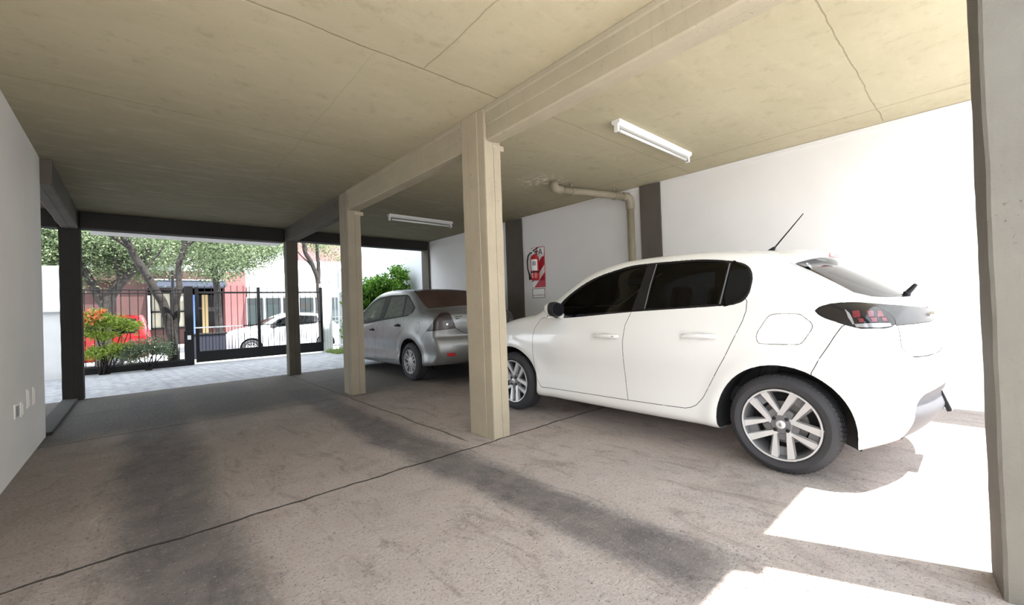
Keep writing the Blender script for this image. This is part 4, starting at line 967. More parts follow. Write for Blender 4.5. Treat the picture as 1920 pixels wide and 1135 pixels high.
# window pillars: bright edge strip of the rear door
for sx in (-1, 1):
    b = MB(); b.tube([(sx*.804, 1.702, 1.064), (sx*.747, 1.675, 1.26), (sx*.683, 1.648, 1.428)], .004, 6); local_obj(b, 'window_seal', M['alloyd'], root)
    b = MB(); b.tube([(sx*.801, 1.112, 1.088), (sx*.747, 1.09, 1.24), (sx*.69, 1.075, 1.378)], .004, 6); local_obj(b, 'window_seal', M['alloyd'], root)
# number plate, diffuser bits
def frame_obj(name, pts4, th, m, par):
    P = [Vector(p) for p in pts4]; n_ = (P[1]-P[0]).cross(P[3]-P[0]).normalized()*th; b = MB()
    b.add([p for p in P]+[p+n_ for p in P], [(0, 1, 2, 3), (7, 6, 5, 4), (0, 4, 5, 1), (1, 5, 6, 2), (2, 6, 7, 3), (3, 7, 4, 0)]); return local_obj(b, name, m, par)
pb = [(-.215, .062, .532), (.215, .062, .532), (.215, .018, .395), (-.215, .018, .395)]
pf = frame_obj('plate_holder', pb, .02, M['black'], root)
frame_obj('number_plate', [(-.20, .056, .527), (.20, .056, .527), (.20, .013, .400), (-.20, .013, .400)], .003, M['whitep'], pf)
# wiper
b = MB(); b.lathe([(.001, -.02), (.018, -.02), (.02, -.005), (.017, .012), (.001, .016)], (0, .212, 1.118), 'z', 16); wi = local_obj(b, 'rear_wiper', M['black'], root)
b = MB(); b.tube([(0, .205, 1.125), (-.005, .185, 1.15), (-.015, .165, 1.175)], [.016, .014, .011], 8); local_obj(b, 'wiper_arm', M['black'], wi)
# round sticker in the corner of the rear glass
Ms = Matrix.Translation((-.545, .628, 1.3175)) @ Matrix.Rotation(R(55), 4, 'X')
def ring(r0, r1, n=28, h=.0015):
    V = []; F = []
    for k in range(n):
        a = 2*math.pi*k/n
        for rr in (r0, r1): V.append(Ms @ Vector((rr*math.cos(a), rr*math.sin(a)*.75, h)))
    for k in range(n): F.append((2*k, 2*k+1, (2*k+3) % (2*n), (2*k+2) % (2*n)))
    return V, F
b = MB(); b.add(*ring(.034, .042)); st = local_obj(b, 'round_sticker', M['whitep'], root)
b = MB(); b.add(*ring(.0, .034, h=.0012)); local_obj(b, 'sticker_field', M['black'], st)
letters('FAC', .032, .0006, Ms @ Matrix.Translation((0, 0, .002)), M['whitep'], st, 'sticker_letters', 1.0)
# wheels
for hy in HATCH['hubs']:
    for sx in (-1, 1): alloy_wheel(root, hy, sx, .858)
# axle
b = MB(); b.tube([(-.7, .75, .30), (.7, .75, .30)], .04, 10); local_obj(b, 'rear_axle', M['dark'], root)
# interior
mseat = mat('charcoal_seat_cloth', (.035, .035, .04), .9)
for x in (-.36, .36): seat(root, x, 2.0, mseat)
for x in (-.40, 0, .40): seat(root, x, 1.15, mseat, .50)
b = MB(); b.box((-.72, 2.55, .65), (.72, 2.95, .98), .06); local_obj(b, 'dashboard', mseat, root)
b = MB(); b.lathe([(.17, -.012), (.185, 0), (.17, .012), (.158, 0), (.17, -.012)], (0, 0, 0), 'y', 28); b.V = [tuple(Matrix.Translation((-.36, 2.50, .93)) @ Matrix.Rotation(R(-25), 4, 'X') @ Vector(v)) for v in b.V]; local_obj(b, 'steering_wheel', M['black'], root)
b = MB(); b.box((-.13, 2.28, 1.30), (.13, 2.32, 1.37), .012); rm = local_obj(b, 'rear_view_mirror', M['black'], root)
b = MB(); b.box((-.12, 2.277, 1.308), (.12, 2.2795, 1.362)); local_obj(b, 'mirror_face', mat('bright_mirror', (.6, .62, .62), .2), rm)
print('hatch', len(root.children))
# ---------------------------------------------------------------- silver saloon
SX, SY = 4.04, 5.10
ss = CarShape(SEDAN)
swin = [(0.7, 3.15, 1.02), (0.7, 2.98, 1.19), (0.645, 2.777, 1.288), (0.633, 2.45, 1.372), (0.621, 2.0, 1.399), (0.631, 1.371, 1.381), (0.66, 1.26, 1.345), (0.726, 0.946, 1.154), (0.76, 0.968, 1.083), (0.787, 1.099, 1.025), (0.803, 1.96, 0.96), (0.817, 2.667, 0.895), (0.81, 3.12, 0.885)]
sgf = [(0.78, 3.09, 1.0), (0.708, 2.904, 1.15), (0.66, 2.76, 1.245), (0.657, 2.531, 1.315), (0.642, 2.196, 1.361), (0.791, 2.133, 0.99), (0.808, 2.681, 0.925), (0.8, 3.06, 0.9)]
sgr = [(0.639, 1.972, 1.37), (0.64, 1.408, 1.362), (0.786, 1.29, 1.03), (0.796, 1.966, 0.982)]
sgq = [(0.64, 1.35, 1.352), (0.66, 1.27, 1.325), (0.728, 0.97, 1.15), (0.787, 1.037, 1.05), (0.786, 1.245, 1.032)]
srd = [(0.8, 2.119, 0.964), (0.788, 1.192, 1.022), (0.829, 1.149, 0.841), (0.834, 1.26, 0.77), (0.834, 1.399, 0.7), (0.825, 1.47, 0.552), (0.831, 1.47, 0.296), (0.813, 2.324, 0.251), (0.825, 2.298, 0.576), (0.829, 2.226, 0.772)]
sfd = [(0.8, 2.119, 0.964), (0.829, 2.226, 0.772), (0.825, 2.298, 0.576), (0.813, 2.324, 0.251), (0.82, 2.98, 0.25), (0.83, 3.06, 0.4), (0.83, 3.12, 0.7), (0.8, 3.16, 0.93), (0.78, 3.06, 0.95)]
sfuel = [(.82, .718+.048*math.cos(2*math.pi*k/20), .846+.085*math.sin(2*math.pi*k/20)) for k in range(20)]
slamp = [(0.816,0.465,0.799),(.795,.37,.89),(0.766,0.300,0.968),(.70,.30,1.03),(.62,.33,1.075),(.57,.32,1.08),(.56,.20,1.02),(0.552,0.170,0.970),(0.515,0.14,0.832),(0.676,0.206,0.817)]
strunk = [(-.05,.57,1.13),(.56,.57,1.13),(.56,.34,1.10),(.555,.20,1.02),(0.548,0.165,0.970),(0.508,0.136,0.832),(0.43,0.114,0.776),(0.362,0.10,0.746),(-.05,.06,.74)]
sbump = [(0.816,0.465,0.795),(.825,.53,.745),(0.827,0.60,0.69),(.83,.62,.62),(.83,.66,.30),(.8,.66,.05),(0,.61,.02),(-.05,.05,.735),(.362,.10,.741),(.43,.114,.771),(.508,.136,.826),(.676,.206,.812)]
srg = [(-.05,1.41,1.48),(0.50,1.39,1.455),(.56,1.21,1.40),(0.608,1.005,1.31),(0.634,0.77,1.17),(0.620,0.71,1.138),(0.354,0.652,1.150),(-.05,.65,1.165)]
srefl = [(0.670,0.144,0.470),(0.560,0.095,0.465),(0.556,0.110,0.422),(0.660,0.153,0.425)]
scuts = [('rear_bumper', 'cone', sbump, 0), ('boot_lid', 'cone', strunk, 0), ('front_door', 'side', sfd, 0), ('rear_door', 'side', srd, 0), ('window_surround', 'side', swin, 0), ('front_window', 'side', sgf, 0), ('rear_window', 'side', sgr, 0),
         ('quarter_window', 'side', sgq, 0), ('fuel_flap', 'side', sfuel, 0), ('tail_lamp', 'cone', slamp, 0), ('reflector', 'cone', srefl, 0)]
scuts.append(('windscreen', 'top', flat_top([(-.05, 3.42), (.58, 3.32), (.64, 3.15), (.60, 2.75), (.54, 2.57), (-.05, 2.52)]), 0))
CC_old = CC.copy(); CC = Vector((0, 1.6, .8))
scuts.append(('rear_glass', 'cone', srg, 0))
car2 = Car(ss, .025, scuts, .365)
root2 = thing('sedan_car', (SX, SY, 0), 'dusty silver four-door sedan parked behind the middle column, facing the gate', 'car')
car2.panel(root2, 'body_shell', M['silver']); car2.liner(root2, ['front_window', 'rear_window', 'quarter_window', 'rear_glass', 'windscreen'], M['dark']); car2.arches(root2, .365, M['dark'])
car2.panel(root2, 'windscreen', M['dusty'], gap=.002, off=-.002)
car2.panel(root2, 'rear_bumper', M['silver']); bt = car2.panel(root2, 'boot_lid', M['silver'], gap=.003)[0]
f2 = car2.panel(root2, 'front_door', M['silver'], 'pair'); r2 = car2.panel(root2, 'rear_door', M['silver'], 'pair')
car2.panel(root2, 'window_surround', M['black'], 'pair', gap=.001, off=.001)
for k in ('front_window', 'rear_window', 'quarter_window'): car2.panel(root2, k, M['dusty'], 'pair', gap=.001, off=-.003)
car2.panel(root2, 'fuel_flap', M['silver'], 'l', gap=.004); car2.panel(root2, 'rear_glass', M['brownrefl'], gap=.004, off=-.001)
l2 = car2.panel(root2, 'tail_lamp', mat('dusty_dark_lens', (.045, .03, .03), .3, coat=.3), 'pair', off=.001, gap=.003)
car2.panel(root2, 'reflector', M['redl2'], 'pair', gap=.001, off=.002, name='bumper_reflector')
CC = CC_old
for i, sx in ((0, -1), (1, 1)):
    handle(f2[i], sx, 2.31, 2.46, .785, M['black'], .828); handle(r2[i], sx, 1.295, 1.45, .872, M['black'], .822)
    b = MB(); b.box((min(sx*.84, sx*1.0), 2.95, .98), (max(sx*.84, sx*1.0), 3.05, 1.10), .03); b.tube([(sx*.76, 3.03, .98), (sx*.88, 3.0, 1.0)], .025, 8); local_obj(b, 'mirror_housing', M['black'], root2)
    # lamp reflectors
    b = MB(); b.lathe([(.001, .0), (.03, .004), (.04, .012)], (sx*.600, .178, .885), 'y', 16); local_obj(b, 'lamp_reflector', M['chrome'], l2[i])
    b = MB(); b.lathe([(.001, .0), (.022, .004), (.03, .012)], (sx*.67, .235, .875), 'y', 16); local_obj(b, 'lamp_reflector', M['redl'], l2[i])
b = MB(); b.box((-.50, .125, .995), (-.40, .140, 1.010)); b.box((-.50, .122, .965), (-.44, .136, .978)); local_obj(b, 'boot_badge', M['alloyd'], bt)
pf = frame_obj('plate_holder', [(-.21, .058, .95), (.21, .058, .95), (.21, .045, .81), (-.21, .045, .81)], .012, M['black'], root2)
frame_obj('number_plate', [(-.20, .045, .945), (.20, .045, .945), (.20, .032, .815), (-.20, .032, .815)], .003, M['whitep'], pf)
for hy in SEDAN['hubs']:
    for sx in (-1, 1): alloy_wheel(root2, hy, sx, .835, .30, 'steel')
for x in (-.36, .36): seat(root2, x, 2.15, mseat)
for x in (-.38, .38): seat(root2, x, 1.35, mseat, .5)
b = MB(); b.box((-.70, 2.75, .65), (.70, 3.15, .95), .06); local_obj(b, 'dashboard', mseat, root2)
# plaster: parcel shelf
b = MB(); b.box((-.6, .85, .98), (.6, 1.15, 1.0), .006); local_obj(b, 'parcel_shelf', mseat, root2)
# ================================================================ STREET SIDE
SEG = 8
# ---- fence left of the gate
FY = 12.60
def iron_fence(root_name, label, cat, x0, x1, y, z0, z1, zr, step, posts, group=None):
    t = thing(root_name, ((x0+x1)/2, y, 0), label, cat)
    b = MB(); x = x0+step*.5
    while x < x1:
        b.box((x-.007, y-.007, z0), (x+.007, y+.007, z1)); x += step
    b.obj('bars', M['iron'], t)
    for (za, zb) in zr: MB().box((x0, y-.018, za), (x1, y+.018, zb), .003).obj('rail', M['iron'], t)
    for (xa, xb, za, zb, d) in posts: MB().box((xa, y-d, za), (xb, y+d, zb), .004).obj('post', M['iron'], t)
    return t
t = iron_fence('iron_fence', 'black iron bar fence behind the shrubs, left of the sliding gate', 'fence', -.92, .80, 12.68, .0, 1.80, ((1.70, 1.725), (1.775, 1.80), (.10, .14)), .142, ((-.92, -.88, 0, 1.8, .02),))
b = MB().box((-.92, 12.56, -.05), (.82, 12.64, .12), .01); tag(b.obj('low_kerb', M['iron']), 'low black kerb under the iron fence behind the shrubs', 'kerb')
t = thing('gate_post', (.90, 12.70, 0), 'thick black square gate post with a small intercom box', 'gate post')
MB().box((.83, 12.62, -.02), (.99, 12.78, 1.88), .006).obj('post', M['iron'], t)
MB().box((.80, 12.56, .02), (.985, 12.618, .80), .006).obj('motor_cover', M['iron'], t)
MB().box((.86, 12.545, .60), (.93, 12.558, .70), .003).obj('label_plate', M['whitep'], t)
t = thing('sliding_gate', (2.6, 12.66, 0), 'long black iron sliding gate with vertical bars and a solid bottom plate', 'gate')
GX0, GX1, GYg = 1.03, 3.95, 12.68
MB().box((GX0, GYg-.02, .03), (GX1, GYg+.02, .27), .003).obj('bottom_plate', M['iron'], t)
b = MB(); x = GX0+.06; k = 0
while x < GX1:
    top = 1.90
    b.box((x-.006, GYg-.006, .27), (x+.006, GYg+.006, top)); 
    b.box((x+.0635, GYg-.004, .27), (x+.0715, GYg+.004, .86)); x += .135
b.obj('bars', M['iron'], t)
for (xa, xb, za, zb) in ((GX0, GX1, 1.70, 1.745), (GX0, GX1, .86, .885), (GX0, GX1, .27, .295)): MB().box((xa, GYg-.016, za), (xb, GYg+.016, zb), .003).obj('rail', M['iron'], t)
for xa in (GX0, 2.335, GX1-.05): MB().box((xa, GYg-.03, .03), (xa+.07, GYg+.03, 1.86), .004).obj('upright', M['iron'], t)
MB().box((.99, 12.60, .855), (2.0, 12.64, .885), .004).obj('pale_crossbar', M['whitep'], t)
b = MB(); b.prism([(2.36, .03), (2.37, .35), (2.47, .10), (2.47, .03)], GYg-.035, GYg-.025, 'y'); b.obj('gusset', M['iron'], t)
# white metal gate frame to the right, with the bright pedestrian gate
t = iron_fence('side_gate', 'pale sunlit metal side gate to the right of the far column', 'gate', 4.02, 4.75, 13.0, .05, 1.85, ((1.76, 1.79), (.86, .89), (.98, 1.0), (.12, .16)), .12, ((4.02, 4.10, 0, 1.95, .03), (4.30, 4.34, 0, 1.9, .02)))
for ch in t.children: ch.data.materials[0] = M['whitep']
t = thing('white_gate_column', (4.13, 12.85, 0), 'white rendered gate column with vertical grooves, right of the far column', 'column')
b = MB()
for k in range(4): b.box((3.985+k*.075, 12.80, -.02), (4.055+k*.075, 12.98, 1.98), .008)
b.obj('shaft', M['whitep'], t)
b = MB().box((4.60, 13.1, -.05), (4.74, 13.24, 1.75), .01); tag(b.obj('grey_post', M['grey']), 'dark grey square post behind the pale side gate', 'post')
b = MB().box((4.80, 13.6, 1.65), (5.15, 13.8, 2.5), .02); t2 = thing('utility_sign', (4.98, 13.7, -.05), 'grey box on a thin pole beyond the side gate', 'sign')
b.obj('box', M['grey'], t2); MB().tube([(4.98, 13.7, -.06), (4.98, 13.7, 1.66)], .025, 10).obj('pole', M['grey'], t2)
# ---- foliage helpers
def leaves(P, size, seed, droop=.3, aspect=.5, fold=.12):
    r = np.random.default_rng(seed); n = len(P); sz = size*(.6+.8*r.random(n))
    d = r.normal(size=(n, 3)); d[:, 2] -= droop; d /= np.linalg.norm(d, axis=1)[:, None]
    u = r.normal(size=(n, 3)); u -= d*(u*d).sum(1)[:, None]; u /= np.linalg.norm(u, axis=1)[:, None]; w_ = np.cross(d, u)
    a = P; b_ = P+d*sz[:, None]; mid = P+d*sz[:, None]*.45+w_*sz[:, None]*fold
    l = mid+u*sz[:, None]*aspect*.5-w_*sz[:, None]*fold*.6; rr = mid-u*sz[:, None]*aspect*.5-w_*sz[:, None]*fold*.6
    V = np.stack([a, l, b_, rr, mid], 1).reshape(-1, 3); i = np.arange(n)*5
    F = np.concatenate([np.stack([i, i+1, i+4], 1), np.stack([i+1, i+2, i+4], 1), np.stack([i+2, i+3, i+4], 1), np.stack([i+3, i, i+4], 1)])
    return V, F
def fast_mesh(name, V, F, m, parent=None, smooth=False):
    me = bpy.data.meshes.new(name); o = bpy.data.objects.new(name, me); C.objects.link(o)
    if parent is not None: o.parent = parent; V = V-np.array(world_of(parent))
    else:
        c = V.mean(0); c[2] = V[:, 2].min(); o.location = c; V = V-c
    me.vertices.add(len(V)); me.vertices.foreach_set('co', V.astype(np.float32).ravel())
    nf = len(F); me.loops.add(nf*3); me.polygons.add(nf); me.loops.foreach_set('vertex_index', F.astype(np.int32).ravel())
    me.polygons.foreach_set('loop_start', np.arange(nf, dtype=np.int32)*3); me.update(calc_edges=True); me.validate(); me.materials.append(m); return o
def blob_points(blobs, n, seed, shell=.55, clump=60, cr=.16):
    """points in ellipsoids (cx,cy,cz,rx,ry,rz), gathered in clumps"""
    r = np.random.default_rng(seed); vol = np.array([b_[3]*b_[4]*b_[5] for b_ in blobs]); vol = vol/vol.sum(); out = []
    for b_, q in zip(blobs, vol):
        k = max(1, int(n*q)); nc = max(3, k//clump)
        d = r.normal(size=(nc, 3)); d /= np.linalg.norm(d, axis=1)[:, None]; rad = (shell+(1-shell)*r.random(nc))[:, None]
        cc = np.array(b_[:3])+d*rad*np.array(b_[3:6]); idx = r.integers(0, nc, k)
        out.append(cc[idx]+r.normal(size=(k, 3))*cr*np.array([1, 1, .6]))
    return np.concatenate(out)
def tree(name, label, limbs, blobs, n, size, lm, seed, loc, cr=.22, clump=70):
    t = thing(name, loc, label, 'tree', 'trees along the street' if name == 'street_tree' else None); b = MB()
    for pts, r0, r1 in limbs:
        P = [Vector(p) for p in crom(pts, 5)]; m_ = len(P)
        P = [p+Vector((noise.noise(p*3)*.03, noise.noise(p*3+Vector((5, 0, 0)))*.03, 0)) for p in P]
        b.tube(P, [r0+(r1-r0)*i/(m_-1)+noise.noise(P[i]*7)*.006 for i in range(m_)], 12)
    b.obj('trunk', M['bark'], t, smooth=True)
    P = blob_points(blobs, n, seed, clump=clump, cr=cr); V, F = leaves(P, size, seed+1); fast_mesh('crown', V, F, lm, t); return t
# tree in front of the fence (forked trunk)
tree('forked_tree', 'leaning forked tree trunk growing behind the shrubs beside the gate post', [
    ([(.62, 12.95, -.02), (.60, 12.95, .5), (.55, 12.95, 1.0), (.47, 12.95, 1.38), (.33, 12.96, 1.75), (.12, 12.98, 2.25), (-.10, 13.0, 2.72), (-.22, 13.0, 3.1), (-.3, 13.0, 3.7)], .115, .065),
    ([(.63, 12.97, .0), (.66, 12.97, .8), (.70, 12.97, 1.4), (.75, 12.97, 1.9), (.76, 12.98, 2.35), (.86, 13.0, 2.8), (.92, 13.0, 3.6)], .075, .055),
    ([(-.10, 13.0, 2.72), (-.35, 12.9, 2.95), (-.7, 12.8, 3.2)], .04, .02), ([(.86, 13.0, 2.8), (1.1, 13.05, 3.05), (1.5, 13.1, 3.2)], .045, .02), ([(.12, 12.98, 2.25), (.3, 13.1, 2.55), (.5, 13.2, 2.9)], .03, .012)],
    [(1.55, 13.6, 2.75, .75, .5, .42), (.9, 13.4, 3.3, 1.2, .8, .5), (-.4, 13.4, 3.5, 1.1, .8, .45), (1.7, 13.8, 2.25, .3, .3, .25), (2.2, 13.9, 3.2, .8, .6, .5)], 11000, .06, M['leafT'], 11, (.62, 12.95, 0))
tree('street_tree', 'large pale-barked tree on the sidewalk behind the red van', [
    ([(-.72, 16.0, -.1), (-.70, 16.0, .9), (-.62, 16.0, 1.6), (-.35, 16.0, 2.2), (.05, 16.0, 2.7), (.3, 16.0, 3.3)], .17, .09), ([(-.66, 16.0, 1.4), (-.95, 16.0, 2.2), (-1.3, 16.0, 3.2), (-1.4, 16.0, 4.2)], .11, .07), ([(-.35, 16.0, 2.2), (-.45, 15.9, 3.0), (-.5, 15.9, 3.9)], .07, .04)],
    [(-1.1, 16.2, 3.6, 1.1, .9, .95), (-1.6, 16.2, 2.7, .8, .8, .7), (-.3, 16.3, 3.3, 1.1, .8, .8), (.1, 16.4, 2.75, .7, .6, .45), (-2.4, 16.3, 3.6, 1., .9, 1.1), (1., 16.6, 4.3, 1.6, .9, .7)], 42000, .075, M['leafT'], 21, (-.70, 16.0, -.15))
tree('street_tree', 'broad leafy tree beyond the gate, its crown above the pink wall', [
    ([(-1.35, 17.1, -.3), (-1.35, 17.1, 1.2), (-1.3, 17.1, 2.6), (-1.0, 17.1, 4)], .13, .08)],
    [(-1.4, 17.3, 3.0, 1.0, .7, .9), (-2.4, 17.3, 2.9, .8, .7, .9)], 14000, .075, M['leafT'], 31, (-1.35, 17.1, -.3))
tree('street_tree', 'spreading tree whose pale green crown fills the view above the sliding gate', [
    ([(2.6, 21.8, -.35), (2.55, 21.8, 1.6), (2.5, 21.8, 3.0), (2.2, 21.8, 4.5), (1.8, 21.8, 5.5)], .15, .08), ([(2.5, 21.8, 2.6), (3.2, 21.8, 3.8), (3.6, 21.8, 5.2)], .08, .05)],
    [(2.2, 21.8, 4.6, 1.9, 1.1, 1.0), (3.6, 21.6, 4.1, 1.3, 1., 1.0), (1.0, 21.9, 3.9, 1.1, .9, .7), (2.6, 21.6, 3.3, 1., .8, .6), (4.8, 21.9, 4.7, .9, .9, .8), (3.0, 21.8, 5.6, 2.4, 1, .9)], 46000, .10, M['leafT'], 41, (2.6, 21.8, -.35), cr=.26)
tree('street_tree', 'slim dark-trunked tree seen just right of the far column', [
    ([(4.72, 15.2, -.15), (4.70, 15.2, 1.2), (4.62, 15.2, 2.3), (4.45, 15.2, 2.8), (4.25, 15.2, 3.3), (4.15, 15.2, 4)], .10, .06), ([(4.64, 15.2, 2.2), (4.66, 15.2, 3.0), (4.6, 15.2, 4.)], .07, .045), ([(4.5, 15.2, 2.65), (4.2, 15.2, 3.0), (3.9, 15.1, 3.3)], .03, .015)],
    [(5.3, 15.5, 3.3, .5, .5, .5), (4.9, 15.5, 3.75, .9, .7, .4), (5.35, 15.6, 2.5, .25, .3, .5), (3.8, 15.5, 3.9, .7, .6, .35)], 4000, .065, M['leafT'], 51, (4.72, 15.2, -.15), cr=.2)
# ---- shrubs
def shrub(name, label, blobs, n, size, lm, seed, loc, stems=6, flowers=0, cr=.07, clump=40, group=None):
    t = thing(name, loc, label, 'shrub'); r = random.Random(seed); b = MB()
    for k in range(stems):
        bl = blobs[k % len(blobs)]; q = (bl[0]+r.uniform(-.7, .7)*bl[3], bl[1]+r.uniform(-.5, .5)*bl[4], bl[2]+r.uniform(0, .5)*bl[5])
        m_ = tuple((loc[i]+q[i])/2+r.uniform(-.04, .04) for i in range(3)); b.tube([(loc[0]+r.uniform(-.05, .05), loc[1]+r.uniform(-.05, .05), loc[2]), m_, q], [.014, .010, .005], 6)
    b.obj('stems', M['bark'], t, smooth=True)
    V, F = leaves(blob_points(blobs, n, seed, .35, clump, cr), size, seed+1, droop=-.1); fast_mesh('foliage', V, F, lm, t)
    if flowers:
        V, F = leaves(blob_points([blobs[0]], flowers, seed+5, .9, 30, .05), size*1.1, seed+3, 0, .8); fast_mesh('flowers', V, F, M['flower'], t)['kind'] = 'stuff'
shrub('flowering_shrub', 'tall yellow-green shrub with orange flowers in front of the red van', [(-.66, 12.35, 1.18, .20, .16, .14), (-.45, 12.35, 1.10, .40, .16, .13), (-.16, 12.35, .98, .22, .14, .10), (-.60, 12.35, .85, .30, .15, .12)], 3000, .055, M['leafY'], 3, (-.5, 12.32, -.01), flowers=260)
shrub('grey_green_shrub', 'wide low grey-green shrub at the foot of the forked tree', [(.15, 12.30, .50, .42, .20, .20), (-.1, 12.3, .38, .3, .2, .2), (.42, 12.3, .42, .16, .14, .16)], 4200, .045, M['leafG'], 5, (.15, 12.30, -.01))
shrub('low_green_shrub', 'low yellow-green shrub at the left end of the planter beside the black column', [(-.58, 12.30, .46, .24, .18, .14), (-.40, 12.30, .55, .22, .16, .10)], 2000, .05, M['leafY'], 7, (-.58, 12.28, -.01))
shrub('laurel_bush', 'big dense bright green leafy bush against the white garden wall behind the silver sedan', [(4.80, 9.42, 1.75, .20, .28, .36), (4.78, 9.62, 2.08, .16, .2, .18), (4.62, 9.9, 1.65, .28, .35, .42), (4.25, 9.95, 1.55, .36, .35, .42), (3.95, 10.0, 1.35, .25, .3, .42), (4.4, 10.0, .7, .45, .38, .6), (4.7, 9.9, 1.2, .22, .3, .4)], 16000, .075, M['leafB'], 9, (4.45, 9.95, -.012), stems=14, cr=.07)
shrub('hedge_bush', 'leafy bush just left of the middle column, beside the garden wall', [(4.50, 12.1, 1.3, .12, .22, .5), (4.50, 12.1, .6, .15, .2, .45)], 1800, .07, M['leafB'], 13, (4.50, 12.1, -.012), cr=.06)
# grass tuft by the gate
r_ = np.random.default_rng(3); P = np.stack([r_.uniform(4.0, 4.75, 1800), r_.uniform(11.7, 12.6, 1800), np.full(1800, -.012)], 1)
sz = r_.uniform(.05, .16, 1800); d = r_.normal(size=(1800, 3))*.35; d[:, 2] = 1; u = np.stack([np.cos(sz*999), np.sin(sz*999), 0*sz], 1)*.006
V = np.stack([P-u, P+u, P+d*sz[:, None]], 1).reshape(-1, 3); F = np.arange(5400).reshape(-1, 3); o = fast_mesh('grass', V, F, M['grass']); tag(o, 'sunlit patch of grass and weeds at the foot of the side gate', 'grass', kind='stuff')
# ---- street cars
VAN = dict(L=4.3, hubs=(.95, 3.35), bowr=.12, bowf=.4, crown=.03, kbody=.07, kroof=.10, flare=.012, tailpinch=.03,
    profile=[(.3, .28), (.05, .32), (.0, .6), (.03, 1.0), (.12, 1.35), (.22, 1.62), (.35, 1.70), (1.5, 1.73), (2.4, 1.69), (2.8, 1.52), (3.25, 1.12), (3.6, 1.02), (4.1, .88), (4.28, .65), (4.3, .4), (4.15, .25), (2.2, .22)],
    plan=[(-.3, .80), (0, .81), (.5, .84), (2, .85), (3.4, .85), (4., .78), (4.6, .65)],
    side=[(0, -.1), (.3, -.01), (.6, 0), (.9, -.01), (1.1, -.05), (1.4, -.11), (1.6, -.16), (1.8, -.2)])
def street_car(sp, name, label, xr, yside, paint, wn, panes, ws, hl):
    """front towards -x, near side towards the garage"""
    shp = CarShape(sp); cc = [('window_surround', 'side', wn, 0)]+[('pane_%d' % i, 'side', p, 0) for i, p in enumerate(panes)]+[('windscreen', 'top', flat_top(ws), 0), ('headlamp', 'side', hl, 0)]
    cr_ = Car(shp, .045, cc, .36)
    rt = thing(name, (xr, yside+.86, -.35), label, 'car', rz=R(90))
    cr_.panel(rt, 'body_shell', paint, gap=0); cr_.liner(rt, ['pane_%d' % i for i in range(len(panes))]+['windscreen'], M['dark']); cr_.panel(rt, 'windscreen', M['tint'], gap=0); cr_.panel(rt, 'headlamp', M['clear'], 'pair', gap=.002, off=.001); cr_.arches(rt, .36, M['dark'])
    cr_.panel(rt, 'window_surround', M['black'], 'pair', gap=0)
    for i in range(len(panes)): cr_.panel(rt, 'pane_%d' % i, M['tint'], 'pair', gap=0, off=-.004, name='side_window')
    for hy in sp['hubs']:
        for sx in (-1, 1): alloy_wheel(rt, hy, sx, .85, .31, 'steel')
    for i, sx in ((0, -1), (1, 1)):
        b = MB(); b.box((min(sx*.86, sx*1.0), sp['L']-1.55, .98), (max(sx*.86, sx*1.0), sp['L']-1.45, 1.10), .03); b.tube([(sx*.74, sp['L']-1.45, .99), (sx*.88, sp['L']-1.5, 1.0)], .03, 8); local_obj(b, 'mirror_housing', M['black'], rt)
        b = MB(); b.tube([(sx*.855, .95+.75, .86), (sx*.875, .95+.85, .865), (sx*.855, .95+.95, .86)], .014, 8); local_obj(b, 'door_handle', M['black'], rt)
    return rt
hw = [(.8, 2.676, .993), (.8, 1.1, 1.07), (.7, .93, 1.2), (.7, 1.0, 1.38), (.67, 1.66, 1.44), (.68, 2.02, 1.415), (.7, 2.4, 1.30), (.76, 2.66, 1.1)]
street_car(HATCH, 'street_car', 'pale silver car parked in the street, seen through the sliding gate', 6.3, 17.45, mat('pale_silver_paint', (.62, .64, .68), .3, metal=.2, coat=.6), hw,
    [[(.8, 2.56, 1.03), (.8, 1.85, 1.06), (.68, 1.76, 1.41), (.7, 2.03, 1.39), (.73, 2.4, 1.27)], [(.8, 1.72, 1.06), (.8, 1.15, 1.09), (.7, 1.1, 1.36), (.68, 1.66, 1.41)]], [(-.05, 3.02), (.60, 2.93), (.66, 2.80), (.60, 2.45), (.55, 2.27), (-.05, 2.20)], [(.8, 3.60, .80), (.8, 3.96, .66), (.8, 3.96, .74), (.8, 3.85, .82), (.8, 3.66, .88)])
vw = [(.8, 3.1, 1.02), (.8, .35, 1.05), (.8, .38, 1.5), (.7, 1.2, 1.58), (.7, 2.4, 1.55), (.7, 2.75, 1.4)]
street_car(VAN, 'street_van', 'bright red van parked in the street behind the flowering shrub', .33, 17.6, M['red'], vw,
    [[(.8, 3.0, 1.05), (.8, 2.15, 1.05), (.7, 2.15, 1.52), (.7, 2.4, 1.50), (.7, 2.7, 1.37)], [(.8, 2.05, 1.05), (.8, 1.2, 1.06), (.7, 1.2, 1.53), (.7, 2.05, 1.53)], [(.8, 1.1, 1.06), (.8, .45, 1.07), (.8, .48, 1.47), (.7, 1.1, 1.53)]], [(-.05, 3.2), (.62, 3.12), (.68, 2.98), (.62, 2.75), (-.05, 2.62)], [(.8, 3.9, .75), (.8, 4.2, .62), (.8, 4.2, .74), (.8, 3.95, .86)])
